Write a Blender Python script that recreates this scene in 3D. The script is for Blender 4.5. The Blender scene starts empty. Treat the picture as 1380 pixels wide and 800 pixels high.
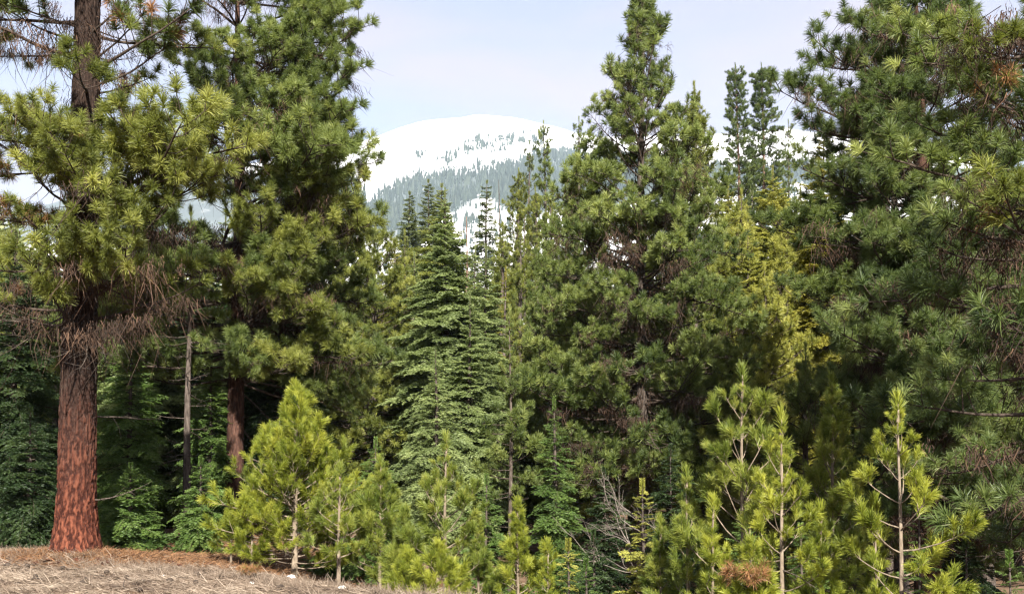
import bpy, math, random
import numpy as np
from mathutils import Vector, Matrix, noise as mnoise

random.seed(7)
RNG = np.random.default_rng(7)
S = bpy.context.scene
COL = S.collection
PI = math.pi

# ------------------------------------------------------------------ camera, sky, sun, exposure
F = 1480.0                       # focal length in photograph pixels (photo 1380 x 800)
PITCH = math.radians(2.5)
CY = 624.0 - F * math.tan(PITCH)   # row of the lens axis: the photograph is the upper crop of a nearly level shot
CAM_Z = 1.6
cam_data = bpy.data.cameras.new('camera')
cam_data.sensor_width = 36.0
cam_data.lens = 36.0 * F / 1380.0
cam_data.shift_y = (CY - 400.0) / 1380.0
cam_data.clip_start = 0.1
cam_data.clip_end = 30000.0
cam = bpy.data.objects.new('camera', cam_data)
COL.objects.link(cam)
cam.location = (0, 0, CAM_Z)
cam.rotation_euler = (PI / 2 + PITCH, 0, 0)
S.camera = cam

SUN_EL = math.radians(35.0)
SUN_AZ = math.radians(10.0)     # direction the light comes from, measured from straight behind the camera (-Y), minus = left
sun_dir = Vector((math.sin(SUN_AZ) * math.cos(SUN_EL), -math.cos(SUN_AZ) * math.cos(SUN_EL), math.sin(SUN_EL)))
sd = bpy.data.lights.new('sun', 'SUN')
sd.energy = 5.0
sd.angle = math.radians(0.5)
sd.color = (1.0, 0.94, 0.84)
sun = bpy.data.objects.new('sun', sd)
COL.objects.link(sun)
sun.rotation_euler = sun_dir.to_track_quat('Z', 'Y').to_euler()

W = bpy.data.worlds.new('World')
S.world = W
W.use_nodes = True
nt = W.node_tree
nt.nodes.clear()
out = nt.nodes.new('ShaderNodeOutputWorld')
bg = nt.nodes.new('ShaderNodeBackground')
sky = nt.nodes.new('ShaderNodeTexSky')
sky.sky_type = 'NISHITA'
sky.sun_disc = False
sky.sun_elevation = SUN_EL
sky.sun_rotation = math.atan2(sun_dir.x, sun_dir.y)
sky.altitude = 900
sky.air_density = 1.0
sky.dust_density = 0.7
sky.ozone_density = 1.5
geo = nt.nodes.new('ShaderNodeTexCoord')
mp = nt.nodes.new('ShaderNodeMapping')
mp.inputs['Scale'].default_value = (1.0, 1.0, 3.4)
mp.inputs['Rotation'].default_value = (0.0, math.radians(8), 0.4)
ns = nt.nodes.new('ShaderNodeTexNoise')
ns.inputs['Scale'].default_value = 3.1
ns.inputs['Detail'].default_value = 6
ns.inputs['Roughness'].default_value = 0.52
ns.inputs['Distortion'].default_value = 0.4
rmp = nt.nodes.new('ShaderNodeMapRange')
rmp.inputs['From Min'].default_value = 0.36
rmp.inputs['From Max'].default_value = 0.66
rmp.inputs['To Min'].default_value = 0.42
rmp.inputs['To Max'].default_value = 0.86
mixc = nt.nodes.new('ShaderNodeMix')
mixc.data_type = 'RGBA'
mixc.inputs['B'].default_value = (4.15, 3.25, 3.6, 1)      # thin high cloud, lit white
nt.links.new(geo.outputs['Generated'], mp.inputs['Vector'])
nt.links.new(mp.outputs['Vector'], ns.inputs['Vector'])
nt.links.new(ns.outputs['Fac'], rmp.inputs['Value'])
nt.links.new(rmp.outputs['Result'], mixc.inputs['Factor'])
nt.links.new(sky.outputs['Color'], mixc.inputs['A'])
nt.links.new(mixc.outputs['Result'], bg.inputs['Color'])
bg.inputs['Strength'].default_value = 0.050
nt.links.new(bg.outputs['Background'], out.inputs['Surface'])

S.view_settings.view_transform = 'Standard'
S.view_settings.look = 'None'
S.view_settings.exposure = 2.1
S.view_settings.gamma = 1.0
S.render.engine = 'CYCLES'
cy = S.cycles
cy.max_bounces = 6
cy.diffuse_bounces = 3
cy.glossy_bounces = 1
cy.transmission_bounces = 3
cy.volume_bounces = 0
cy.transparent_max_bounces = 4
cy.use_adaptive_sampling = True
cy.adaptive_threshold = 0.015
cy.use_denoising = True
cy.denoiser = 'OPENIMAGEDENOISE'
cy.denoising_input_passes = 'RGB_ALBEDO_NORMAL'
cy.denoising_prefilter = 'ACCURATE'
cy.pixel_filter_type = 'BLACKMAN_HARRIS'
cy.filter_width = 1.3


# ------------------------------------------------------------------ helpers
def ray(px, py):
    xc = (px - 690.0) / F
    yc = (CY - py) / F
    return (xc, math.cos(PITCH) - yc * math.sin(PITCH), math.sin(PITCH) + yc * math.cos(PITCH))


def at(px, py, d):
    """World point seen at photo position (px, py) at distance d straight ahead (world Y)."""
    x, y, z = ray(px, py)
    s = d / y
    return Vector((x * s, d, CAM_Z + z * s))


def smooth(a, b, x):
    t = np.clip((x - a) / (b - a), 0.0, 1.0)
    return t * t * (3 - 2 * t)


def bumps(x, y, s=1.0, seed=0.0):
    return (np.sin(x * 1.3 * s + 1.7 + seed) * np.cos(y * 1.1 * s - 0.6 + seed * 2) + 0.5 * np.sin(x * 2.9 * s - y * 2.3 * s + seed)
            + 0.25 * np.sin(x * 6.1 * s + y * 5.3 * s + 2 + seed * 3))


def ground_z(x, y):
    x = np.asarray(x, float)
    y = np.asarray(y, float)
    side = (x + 1.2) * 0.59 + (y - 13.8) * 0.81
    fall = smooth(-0.8, 4.4, side) * (0.12 + 1.65 * smooth(-6.0, 1.5, x))
    z = -fall
    z = z + 0.03 * bumps(x, y, 0.9) * smooth(4, 9, y) * (1 - smooth(150, 400, y))
    # small mound at the foot of the great pine
    z = z + 0.16 * np.exp(-(((x + 7.45) / 1.1) ** 2 + ((y - 18.6) / 0.8) ** 2))
    z = z + 0.012 * np.maximum(0, y - 60) * (1 - smooth(500, 1500, y)) * 0.4
    return z


class MB:
    """Collects quads, triangles and tubes; build() links them as ONE mesh."""
    def __init__(s):
        s.v = []
        s.f = []       # (array of face index rows, material index)
        s.t = []
        s.n = 0
        s.smooth = []

    def add(s, verts, faces, mat=0, tint=0.5, smooth_=False):
        verts = np.asarray(verts, np.float32).reshape(-1, 3)
        faces = np.asarray(faces, np.int64) + s.n
        s.v.append(verts)
        t = np.empty(len(verts), np.float32)
        t[:] = tint
        s.t.append(t)
        s.f.append((faces, mat, smooth_))
        s.n += len(verts)

    def tube(s, pts, rad, sides=5, mat=0, tint=0.5, cap=True):
        pts = np.asarray(pts, float)
        n = len(pts)
        rad = np.broadcast_to(np.asarray(rad, float), (n,))
        tan = np.gradient(pts, axis=0)
        tan /= np.linalg.norm(tan, axis=1, keepdims=True) + 1e-9
        ref = np.array([0.0, 0.0, 1.0]) if abs(tan[0][2]) < 0.8 else np.array([0.0, 1.0, 0.0])
        a = np.cross(tan, ref)
        a /= np.linalg.norm(a, axis=1, keepdims=True) + 1e-9
        b = np.cross(tan, a)
        ang = np.linspace(0, 2 * PI, sides, endpoint=False)
        ring = (pts[:, None, :] + rad[:, None, None] * (np.cos(ang)[None, :, None] * a[:, None, :] + np.sin(ang)[None, :, None] * b[:, None, :]))
        i = np.arange(n - 1)[:, None] * sides
        j = np.arange(sides)[None, :]
        k = (j + 1) % sides
        q = np.stack([i + j, i + k, i + sides + k, i + sides + j], -1).reshape(-1, 4)
        s.add(ring.reshape(-1, 3), q, mat, tint, True)

    def blades(s, P, D, L, w, mat, tint, tip=0.35, bend=0.0, two=False):
        """Flat tapering needles from P along D; all arrays of length n."""
        P = np.asarray(P, float)
        D = np.asarray(D, float)
        n = len(P)
        if n == 0:
            return
        D = D / (np.linalg.norm(D, axis=1, keepdims=True) + 1e-9)
        r = RNG.normal(size=(n, 3))
        sd_ = np.cross(D, r)
        sd_ /= np.linalg.norm(sd_, axis=1, keepdims=True) + 1e-9
        L = np.broadcast_to(np.asarray(L, float), (n,))[:, None]
        w = np.broadcast_to(np.asarray(w, float), (n,))[:, None] * 0.5
        if two:                       # a needle that arches over
            Mi = P + D * L * 0.55
            D2 = D + np.array([0, 0, -1.0]) * (0.15 + 0.55 * RNG.random((n, 1))) + RNG.normal(size=(n, 3)) * 0.10
            D2 /= np.linalg.norm(D2, axis=1, keepdims=True) + 1e-9
            E = Mi + D2 * L * 0.45
            v = np.stack([P - sd_ * w, P + sd_ * w, Mi + sd_ * w * 0.85, Mi - sd_ * w * 0.85, E + sd_ * w * tip, E - sd_ * w * tip], 1)
            f0 = np.arange(n)[:, None] * 6
            f = np.concatenate([f0 + np.array([[0, 1, 2, 3]]), f0 + np.array([[3, 2, 4, 5]])])
            s.add(v.reshape(-1, 3), f, mat, np.repeat(np.broadcast_to(np.asarray(tint, float), (n,)), 6))
            return
        E = P + D * L
        if bend:
            E = E + np.array([0, 0, -1.0]) * L * bend * RNG.random((n, 1))
        v = np.stack([P - sd_ * w, P + sd_ * w, E + sd_ * w * tip, E - sd_ * w * tip], 1)
        f = np.arange(4 * n).reshape(n, 4)
        s.add(v.reshape(-1, 3), f, mat, np.repeat(np.broadcast_to(np.asarray(tint, float), (n,)), 4))

    def mesh(s, name, mats):
        me = bpy.data.meshes.new(name)
        V = np.concatenate(s.v)
        me.vertices.add(len(V))
        me.vertices.foreach_set('co', V.ravel())
        loops, starts, tot, mi, sm = [], [], [], [], []
        o = 0
        for f, m, smf in s.f:
            k = f.shape[1]
            loops.append(f.ravel())
            starts.append(o + np.arange(len(f)) * k)
            o += f.size
            mi.append(np.full(len(f), m))
            sm.append(np.full(len(f), smf))
        loops = np.concatenate(loops)
        starts = np.concatenate(starts)
        me.loops.add(len(loops))
        me.loops.foreach_set('vertex_index', loops.astype(np.int32))
        me.polygons.add(len(starts))
        me.polygons.foreach_set('loop_start', starts.astype(np.int32))
        for m in mats:
            me.materials.append(m)
        me.polygons.foreach_set('material_index', np.concatenate(mi).astype(np.int32))
        me.polygons.foreach_set('use_smooth', np.concatenate(sm))
        at_ = me.attributes.new('tint', 'FLOAT', 'POINT')
        at_.data.foreach_set('value', np.concatenate(s.t))
        me.update(calc_edges=True)
        return me


def link(name, data, parent=None, loc=(0, 0, 0)):
    o = bpy.data.objects.new(name, data)
    COL.objects.link(o)
    o.location = loc
    if parent is not None:
        o.parent = parent
    return o


def tag(o, label=None, cat=None, group=None, kind=None):
    if label:
        o['label'] = label
    if cat:
        o['category'] = cat
    if group:
        o['group'] = group
    if kind:
        o['kind'] = kind
    return o


def unit(v):
    v = np.asarray(v, float)
    return v / (np.linalg.norm(v) + 1e-9)


# ------------------------------------------------------------------ materials
def new_mat(name):
    m = bpy.data.materials.new(name)
    m.use_nodes = True
    n = m.node_tree
    n.nodes.clear()
    o = n.nodes.new('ShaderNodeOutputMaterial')
    return m, n, o


def ramp(n, stops):
    r = n.nodes.new('ShaderNodeValToRGB')
    e = r.color_ramp.elements
    e[0].position, e[0].color = stops[0][0], (*stops[0][1], 1)
    e[1].position, e[1].color = stops[-1][0], (*stops[-1][1], 1)
    for p, c in stops[1:-1]:
        x = e.new(p)
        x.color = (*c, 1)
    return r


def needle_mat(name, dark, mid, light, trans=0.38, rough=0.5):
    """Leaf colour runs dark > mid > light by the needle's own tint, shifted a little from branch to branch."""
    m, n, o = new_mat(name)
    a = n.nodes.new('ShaderNodeAttribute')
    a.attribute_name = 'tint'
    info = n.nodes.new('ShaderNodeObjectInfo')
    ma = n.nodes.new('ShaderNodeMath')
    ma.operation = 'MULTIPLY_ADD'
    ma.inputs[1].default_value = 0.42
    ma.inputs[2].default_value = -0.21
    ad = n.nodes.new('ShaderNodeMath')
    ad.operation = 'ADD'
    r = ramp(n, [(0.0, dark), (0.5, mid), (1.0, light)])
    n.links.new(info.outputs['Random'], ma.inputs[0])
    n.links.new(ma.outputs[0], ad.inputs[0])
    n.links.new(a.outputs['Fac'], ad.inputs[1])
    n.links.new(ad.outputs[0], r.inputs['Fac'])
    p = n.nodes.new('ShaderNodeBsdfPrincipled')
    p.inputs['Roughness'].default_value = rough
    p.inputs['Specular IOR Level'].default_value = 0.35
    t = n.nodes.new('ShaderNodeBsdfTranslucent')
    mx = n.nodes.new('ShaderNodeMixShader')
    mx.inputs[0].default_value = trans
    n.links.new(r.outputs['Color'], p.inputs['Base Color'])
    gl = n.nodes.new('ShaderNodeMix')
    gl.data_type = 'RGBA'
    gl.blend_type = 'MULTIPLY'
    gl.inputs['Factor'].default_value = 1.0
    gl.inputs['B'].default_value = (1.7, 1.7, 1.2, 1)
    n.links.new(r.outputs['Color'], gl.inputs['A'])
    n.links.new(gl.outputs['Result'], t.inputs['Color'])
    n.links.new(p.outputs[0], mx.inputs[1])
    n.links.new(t.outputs[0], mx.inputs[2])
    n.links.new(mx.outputs[0], o.inputs['Surface'])
    return m


def bark_mat(name, dark, mid, light, scale=(9, 9, 2.0), bump=0.6, tintmix=False, crust_shade=0.0):
    m, n, o = new_mat(name)
    tc = n.nodes.new('ShaderNodeTexCoord')
    mpn = n.nodes.new('ShaderNodeMapping')
    mpn.inputs['Scale'].default_value = scale
    nz = n.nodes.new('ShaderNodeTexNoise')
    nz.inputs['Scale'].default_value = 1.6
    nz.inputs['Detail'].default_value = 8
    nz.inputs['Roughness'].default_value = 0.66
    r = ramp(n, [(0.30, dark), (0.5, mid), (0.72, light)])
    p = n.nodes.new('ShaderNodeBsdfPrincipled')
    p.inputs['Roughness'].default_value = 0.92
    p.inputs['Specular IOR Level'].default_value = 0.12
    b = n.nodes.new('ShaderNodeBump')
    b.inputs['Strength'].default_value = bump
    b.inputs['Distance'].default_value = 0.02
    n.links.new(tc.outputs['Object'], mpn.inputs['Vector'])
    n.links.new(mpn.outputs['Vector'], nz.inputs['Vector'])
    n.links.new(nz.outputs['Fac'], b.inputs['Height'])
    if tintmix:                      # furrow depth carried by the mesh
        a = n.nodes.new('ShaderNodeAttribute')
        a.attribute_name = 'tint'
        mm = n.nodes.new('ShaderNodeMath')
        mm.operation = 'MULTIPLY_ADD'
        mm.inputs[1].default_value = 0.80
        n.links.new(nz.outputs['Fac'], mm.inputs[0])
        m2 = n.nodes.new('ShaderNodeMath')
        m2.operation = 'MULTIPLY'
        m2.inputs[1].default_value = 0.30
        n.links.new(a.outputs['Fac'], m2.inputs[0])
        n.links.new(m2.outputs[0], mm.inputs[2])
        n.links.new(mm.outputs[0], r.inputs['Fac'])
    else:
        n.links.new(nz.outputs['Fac'], r.inputs['Fac'])
    colour = r.outputs['Color']
    if crust_shade:                        # lichen, old twigs and the boughs' shade, painted darker from this height up
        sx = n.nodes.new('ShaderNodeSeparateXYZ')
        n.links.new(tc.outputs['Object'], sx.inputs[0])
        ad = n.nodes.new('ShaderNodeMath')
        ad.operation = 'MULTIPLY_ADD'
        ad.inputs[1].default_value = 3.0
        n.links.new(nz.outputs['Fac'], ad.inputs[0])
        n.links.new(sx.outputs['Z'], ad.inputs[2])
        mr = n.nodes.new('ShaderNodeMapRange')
        mr.inputs['From Min'].default_value = crust_shade + 0.6
        mr.inputs['From Max'].default_value = crust_shade + 2.9
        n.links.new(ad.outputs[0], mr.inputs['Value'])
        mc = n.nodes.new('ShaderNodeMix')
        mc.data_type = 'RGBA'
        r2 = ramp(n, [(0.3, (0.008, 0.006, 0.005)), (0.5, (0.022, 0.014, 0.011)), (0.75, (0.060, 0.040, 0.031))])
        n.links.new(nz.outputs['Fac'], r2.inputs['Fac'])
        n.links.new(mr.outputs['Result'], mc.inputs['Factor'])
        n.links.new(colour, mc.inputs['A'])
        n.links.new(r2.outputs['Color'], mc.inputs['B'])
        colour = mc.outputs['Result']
    n.links.new(colour, p.inputs['Base Color'])
    n.links.new(b.outputs['Normal'], p.inputs['Normal'])
    n.links.new(p.outputs[0], o.inputs['Surface'])
    return m


M = {}
M['wood_dark'] = bark_mat('dark twig bark', (0.025, 0.019, 0.016), (0.05, 0.038, 0.03), (0.09, 0.07, 0.055))
M['wood_pale'] = bark_mat('pale sapling bark', (0.08, 0.062, 0.046), (0.165, 0.130, 0.096), (0.27, 0.225, 0.175), (14, 14, 5))
M['wood_grey'] = bark_mat('grey weathered wood', (0.028, 0.022, 0.018), (0.062, 0.049, 0.040), (0.14, 0.115, 0.096), (12, 12, 4))
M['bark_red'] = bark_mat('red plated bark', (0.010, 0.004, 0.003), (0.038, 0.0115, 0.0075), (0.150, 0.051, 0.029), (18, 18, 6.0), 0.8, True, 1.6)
M['bark_brown'] = bark_mat('brown pine bark', (0.014, 0.008, 0.006), (0.045, 0.023, 0.017), (0.115, 0.062, 0.045), (11, 11, 3.0), 0.8)
M['bark_grey'] = bark_mat('grey brown bark', (0.022, 0.018, 0.015), (0.065, 0.052, 0.044), (0.14, 0.115, 0.098), (11, 11, 3.0), 0.8)
M['bark_pink'] = bark_mat('pinkish far pine bark', (0.05, 0.03, 0.024), (0.13, 0.078, 0.06), (0.21, 0.14, 0.11), (6, 6, 2.0), 0.5)
M['lichen'] = needle_mat('dark hanging lichen', (0.014, 0.009, 0.006), (0.044, 0.025, 0.016), (0.115, 0.066, 0.040), 0.1, 0.9)
M['dead'] = needle_mat('dead brown needles', (0.10, 0.05, 0.022), (0.24, 0.12, 0.052), (0.38, 0.22, 0.11), 0.2)
N = {}
N['pine'] = needle_mat('pine needles', (0.050, 0.068, 0.014), (0.155, 0.176, 0.036), (0.32, 0.33, 0.088))
N['pine_mid'] = needle_mat('mid green pine needles', (0.038, 0.060, 0.016), (0.126, 0.163, 0.042), (0.275, 0.305, 0.098))
N['pine_blue'] = needle_mat('deep green pine needles', (0.030, 0.050, 0.016), (0.088, 0.124, 0.036), (0.185, 0.215, 0.068))
N['young'] = needle_mat('young pine needles', (0.054, 0.080, 0.010), (0.178, 0.210, 0.026), (0.36, 0.37, 0.060), 0.4)
N['young_green'] = needle_mat('young green pine needles', (0.046, 0.074, 0.012), (0.142, 0.180, 0.030), (0.29, 0.305, 0.068), 0.4)
N['fir'] = needle_mat('fir needles', (0.060, 0.088, 0.030), (0.190, 0.240, 0.092), (0.37, 0.42, 0.19))
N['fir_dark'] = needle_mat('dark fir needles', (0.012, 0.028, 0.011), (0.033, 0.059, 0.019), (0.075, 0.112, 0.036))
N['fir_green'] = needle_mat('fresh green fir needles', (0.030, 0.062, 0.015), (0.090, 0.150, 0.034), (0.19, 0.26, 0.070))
N['fir_yellow'] = needle_mat('yellow green fir needles', (0.090, 0.108, 0.020), (0.26, 0.265, 0.055), (0.46, 0.44, 0.12))
N['gold'] = needle_mat('yellow needles', (0.075, 0.078, 0.012), (0.195, 0.185, 0.028), (0.34, 0.31, 0.055))
N['far'] = needle_mat('far conifer needles', (0.045, 0.064, 0.026), (0.125, 0.150, 0.056), (0.24, 0.26, 0.11))


# ------------------------------------------------------------------ branch pools (all lie along +X, Z up, metres)
def curve(P0, d0, L, n, up=0.0, wob=0.06, rng=RNG):
    """A wandering line from P0 in direction d0; up > 0 turns it skyward along its length."""
    pts = [np.asarray(P0, float)]
    d = unit(d0)
    st = L / n
    for i in range(n):
        d = unit(d + np.array([0, 0, up * (1.0 / n)]) + rng.normal(size=3) * wob)
        pts.append(pts[-1] + d * st)
    return np.array(pts)


def along(pts, u):
    n = len(pts) - 1
    x = min(max(u, 0), 0.9999) * n
    i = int(x)
    return pts[i] + (pts[i + 1] - pts[i]) * (x - i), unit(pts[i + 1] - pts[i])


def frame(ax):
    ax = unit(ax)
    r = np.array([0, 0, 1.0]) if abs(ax[2]) < 0.9 else np.array([1.0, 0, 0])
    a = unit(np.cross(ax, r))
    return a, np.cross(ax, a)


def tuft(mb, c, ax, n, L, w, mat, tint, shoot=0.09, spread=(0.30, 1.45)):
    """A brush of long needles round a shoot that ends at c."""
    a, b = frame(ax)
    ax = unit(ax)
    u = RNG.random(n)
    th = RNG.random(n) * 2 * PI
    ang = spread[0] + (spread[1] - spread[0]) * u + RNG.normal(size=n) * 0.16
    D = (np.cos(ang)[:, None] * ax + np.sin(ang)[:, None] * (np.cos(th)[:, None] * a + np.sin(th)[:, None] * b))
    P = c - ax * (u * shoot)[:, None]
    tn = tint + RNG.normal(size=n) * 0.11
    mb.blades(P, D, L * (0.75 + 0.4 * RNG.random(n)), w, mat, tn, two=(w < 0.01))


def plume(mb, pts, n, L, w, mat, tint, ang0=0.75, ang1=0.35):
    """Needles clothing a whole shoot, leaning towards its tip."""
    m = len(pts) - 1
    u = np.sqrt(RNG.random(n))
    x = np.minimum(u * m, m - 1e-4)
    i = x.astype(int)
    fr = (x - i)[:, None]
    P = pts[i] + (pts[i + 1] - pts[i]) * fr
    ax = pts[i + 1] - pts[i]
    ax /= np.linalg.norm(ax, axis=1, keepdims=True) + 1e-9
    r = RNG.normal(size=(n, 3))
    s = np.cross(ax, r)
    s /= np.linalg.norm(s, axis=1, keepdims=True) + 1e-9
    ang = ang0 + (ang1 - ang0) * u + RNG.normal(size=n) * 0.15
    D = np.cos(ang)[:, None] * ax + np.sin(ang)[:, None] * s
    mb.blades(P, D, L * (0.7 + 0.5 * RNG.random(n)), w, mat, tint + RNG.normal(size=n) * 0.12 + (u - 0.6) * 0.25, two=(w < 0.008))


LOD = {'hi': (100, 0.0085), 'mid': (66, 0.0145), 'far': (40, 0.036)}


NL = {'hi': 0.155, 'mid': 0.145, 'far': 0.24}


def pine_branch(L, lod, bare=0.35, density=1.0, deadp=0.0, up=0.5, droop=0.12):
    nn, w = LOD[lod]
    mb = MB()
    nl = max(6, int(5 * L))
    limb = curve((0, 0, 0), (1, 0, -droop), L, nl, up=up * 0.8, wob=0.07)
    r0 = 0.008 + 0.011 * L
    mb.tube(limb, np.linspace(r0, 0.006, len(limb)), 6 if lod == 'hi' else 4, 0)
    tips = []

    def grow(P, d, l, level):
        pts = curve(P, d, l, max(3, int(l / 0.12)), up=0.75, wob=0.11)
        mb.tube(pts, np.linspace(0.006 + 0.007 * l, 0.004, len(pts)), 4 if lod == 'hi' else 3, 0)
        k = max(1, int(round(l * 0.7 / 0.2)))
        for j in range(k):
            u = 1 - j * (0.62 / max(k, 1)) * 0.9
            p, ax = along(pts, u)
            if j:
                q = unit(ax + unit(RNG.normal(size=3)) * 0.9 + np.array([0, 0, 0.5]))
                e = p + q * (0.06 + 0.1 * RNG.random())
                mb.tube(np.array([p, e]), [0.005, 0.004], 3, 0)
                tips.append((e, q))
            else:
                tips.append((p, unit(ax + np.array([0, 0, 0.25]))))
        if level < 1 and l > 0.45:
            for j in range(int(1 + l * 2.6)):
                u = 0.35 + 0.6 * RNG.random()
                p, ax = along(pts, u)
                sd_ = unit(np.cross(ax, [0, 0, 1])) * (1 if j % 2 else -1)
                grow(p, ax * 0.6 + sd_ * 0.8 + np.array([0, 0, 0.15 + 0.35 * RNG.random()]), l * (0.3 + 0.25 * RNG.random()), level + 1)

    n1 = int((4 + 4.2 * L) * density)
    for j in range(n1):
        u = bare + (1 - bare) * ((j + RNG.random()) / n1)
        p, ax = along(limb, u)
        s = 1 if j % 2 else -1
        az = s * (0.55 + 0.65 * RNG.random())
        d = np.array([ax[0] * math.cos(az) - ax[1] * math.sin(az), ax[0] * math.sin(az) + ax[1] * math.cos(az), ax[2] * 0.5 + RNG.normal() * 0.22 + 0.12])
        grow(p, d, max(0.22, L * (0.16 + 0.20 * RNG.random()) * (1.25 - 0.75 * u)), 0 if L > 0.9 else 1)
    p, ax = along(limb, 1)
    tips.append((p, ax))
    base = RNG.normal() * 0.05

    def wilt(p, ax, nn, L_, w_, t):      # a shoot dying back: part green, part brown and drooping
        f = min(1.0, 0.35 + 0.8 * RNG.random())
        tuft(mb, p, ax, int(nn * 0.75 * f), L_, w_, 2, 0.35 + 0.35 * RNG.random())
        tuft(mb, p - np.array([0, 0, 0.03]), unit(ax + np.array([0, 0, -1.4])), int(nn * 0.35 * f), L_, w_, 2, 0.3 + 0.3 * RNG.random())
        if f < 0.95:
            tuft(mb, p, ax, int(nn * (1 - f)), L_, w_, 1, t)

    for p, ax in tips:
        dead = RNG.random() < deadp
        # shoots nearer the limb's end are the younger, yellower ones
        t = 0.42 + base + 0.14 * (p[0] / L - 0.6) + RNG.normal() * 0.15
        tuft(mb, p, ax, int(nn * (0.75 + 0.5 * RNG.random())), NL[lod], w, 1, t) if not dead else wilt(p, ax, nn, NL[lod], w, t)
    return mb.mesh('pine branch', [M['wood_dark'], N['pine'], M['dead']])


def young_branch(L, lod='hi', bare=0.3):
    mb = MB()
    limb = curve((0, 0, 0), (1, 0, -0.05), L, max(5, int(L * 7)), up=0.55, wob=0.06)
    mb.tube(limb, np.linspace(0.005 + 0.007 * L, 0.004, len(limb)), 5, 0)
    nn = 210

    def shoot(pts, t):
        l = np.sum(np.linalg.norm(np.diff(pts, axis=0), axis=1))
        plume(mb, pts, int(nn * (0.25 + l * 2.0)), 0.120, 0.0062, 1, t)

    def sub(P, d, l):
        pts = curve(P, d, l, 5, up=0.9, wob=0.06)
        mb.tube(pts, np.linspace(0.006, 0.004, len(pts)), 4, 0)
        i = max(0, int(len(pts) * max(0, 1 - 0.24 / l))) if l > 0.24 else 0
        shoot(pts[min(i, len(pts) - 2):], 0.5 + RNG.normal() * 0.15)

    i0 = int(len(limb) * max(bare + 0.1, 1 - 0.40 / L))
    shoot(limb[min(i0, len(limb) - 2):], 0.58 + RNG.normal() * 0.08)
    n1 = int(2 + 3.4 * L)
    for j in range(n1):
        u = bare + (0.95 - bare) * (j + 0.8 * RNG.random()) / n1
        p, ax = along(limb, u)
        s = 1 if j % 2 else -1
        az = s * (0.5 + 0.5 * RNG.random())
        d = np.array([ax[0] * math.cos(az) - ax[1] * math.sin(az), ax[0] * math.sin(az) + ax[1] * math.cos(az), ax[2] + 0.1 + RNG.normal() * 0.2])
        sub(p, d, max(0.18, L * (0.18 + 0.22 * RNG.random()) * (1.3 - 0.8 * u)))
    return mb.mesh('young pine branch', [M['wood_pale'], N['young'], M['dead']])


def fir_branch(L, lod='mid', droop=0.30, fine=1.0):
    mb = MB()
    step, nl, w = {'hi': (0.006, 0.036, 0.012), 'mid': (0.0085, 0.055, 0.021), 'far': (0.022, 0.11, 0.045)}[lod]
    limb = curve((0, 0, 0), (1, 0, 0.05), L, 8, up=-droop * 1.2, wob=0.03)
    mb.tube(limb, np.linspace(0.005 + 0.008 * L, 0.003, len(limb)), 4, 0)
    segs = [(limb[2:], 0.5)]
    n1 = max(5, int(L / (0.072 if lod != 'far' else 0.14)))
    for j in range(n1):
        u = 0.12 + 0.86 * (j + 0.5) / n1
        for s in (1, -1):
            p, ax = along(limb, u + 0.02 * RNG.normal())
            az = s * (0.75 + 0.25 * RNG.random())
            d = np.array([ax[0] * math.cos(az) - ax[1] * math.sin(az), ax[0] * math.sin(az) + ax[1] * math.cos(az), ax[2] - 0.05 + RNG.normal() * 0.12])
            l = L * 0.46 * (1.05 - u) * (0.7 + 0.5 * RNG.random()) + 0.05
            pts = curve(p, d, l, 4, up=-0.15, wob=0.05)
            segs.append((pts, 0.5))
            if lod != 'far':
                k = int(l / 0.13)
                for q in range(k):
                    uu = 0.2 + 0.75 * (q + 0.5) / k
                    s2 = 1 if q % 2 else -1
                    p2, a2 = along(pts, uu)
                    az2 = s2 * 0.8
                    d2 = np.array([a2[0] * math.cos(az2) - a2[1] * math.sin(az2), a2[0] * math.sin(az2) + a2[1] * math.cos(az2), a2[2] + RNG.normal() * 0.1])
                    segs.append((curve(p2, d2, max(0.05, l * 0.38 * (1.1 - uu)), 2, up=0, wob=0.03), 0.56))
    base = RNG.normal() * 0.05
    for pts, t in segs:
        l = np.sum(np.linalg.norm(np.diff(pts, axis=0), axis=1))
        n = max(4, int(l / step * fine))
        m = len(pts) - 1
        x = np.minimum(RNG.random(n) * m, m - 1e-4)
        i = x.astype(int)
        P = pts[i] + (pts[i + 1] - pts[i]) * (x - i)[:, None]
        ax = pts[i + 1] - pts[i]
        ax /= np.linalg.norm(ax, axis=1, keepdims=True) + 1e-9
        sd_ = np.cross(ax, np.array([0, 0, 1.0]))
        sgn = np.where(RNG.random(n) < 0.5, 1.0, -1.0)[:, None]
        D = ax * 0.75 + sd_ * sgn * 0.75 + np.array([0, 0, 1.0]) * (0.15 + 0.35 * RNG.random((n, 1)))
        # new growth at the spray's edge is paler
        edge = np.linalg.norm(P, axis=1) / L
        mb.blades(P, D, nl * (0.75 + 0.5 * RNG.random(n)), w, 1, t - 0.1 + base + 0.22 * (edge - 0.5) + RNG.normal(size=n) * 0.10, tip=0.5)
    return mb.mesh('fir branch', [M['wood_dark'], N['fir'], M['dead']])


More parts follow.
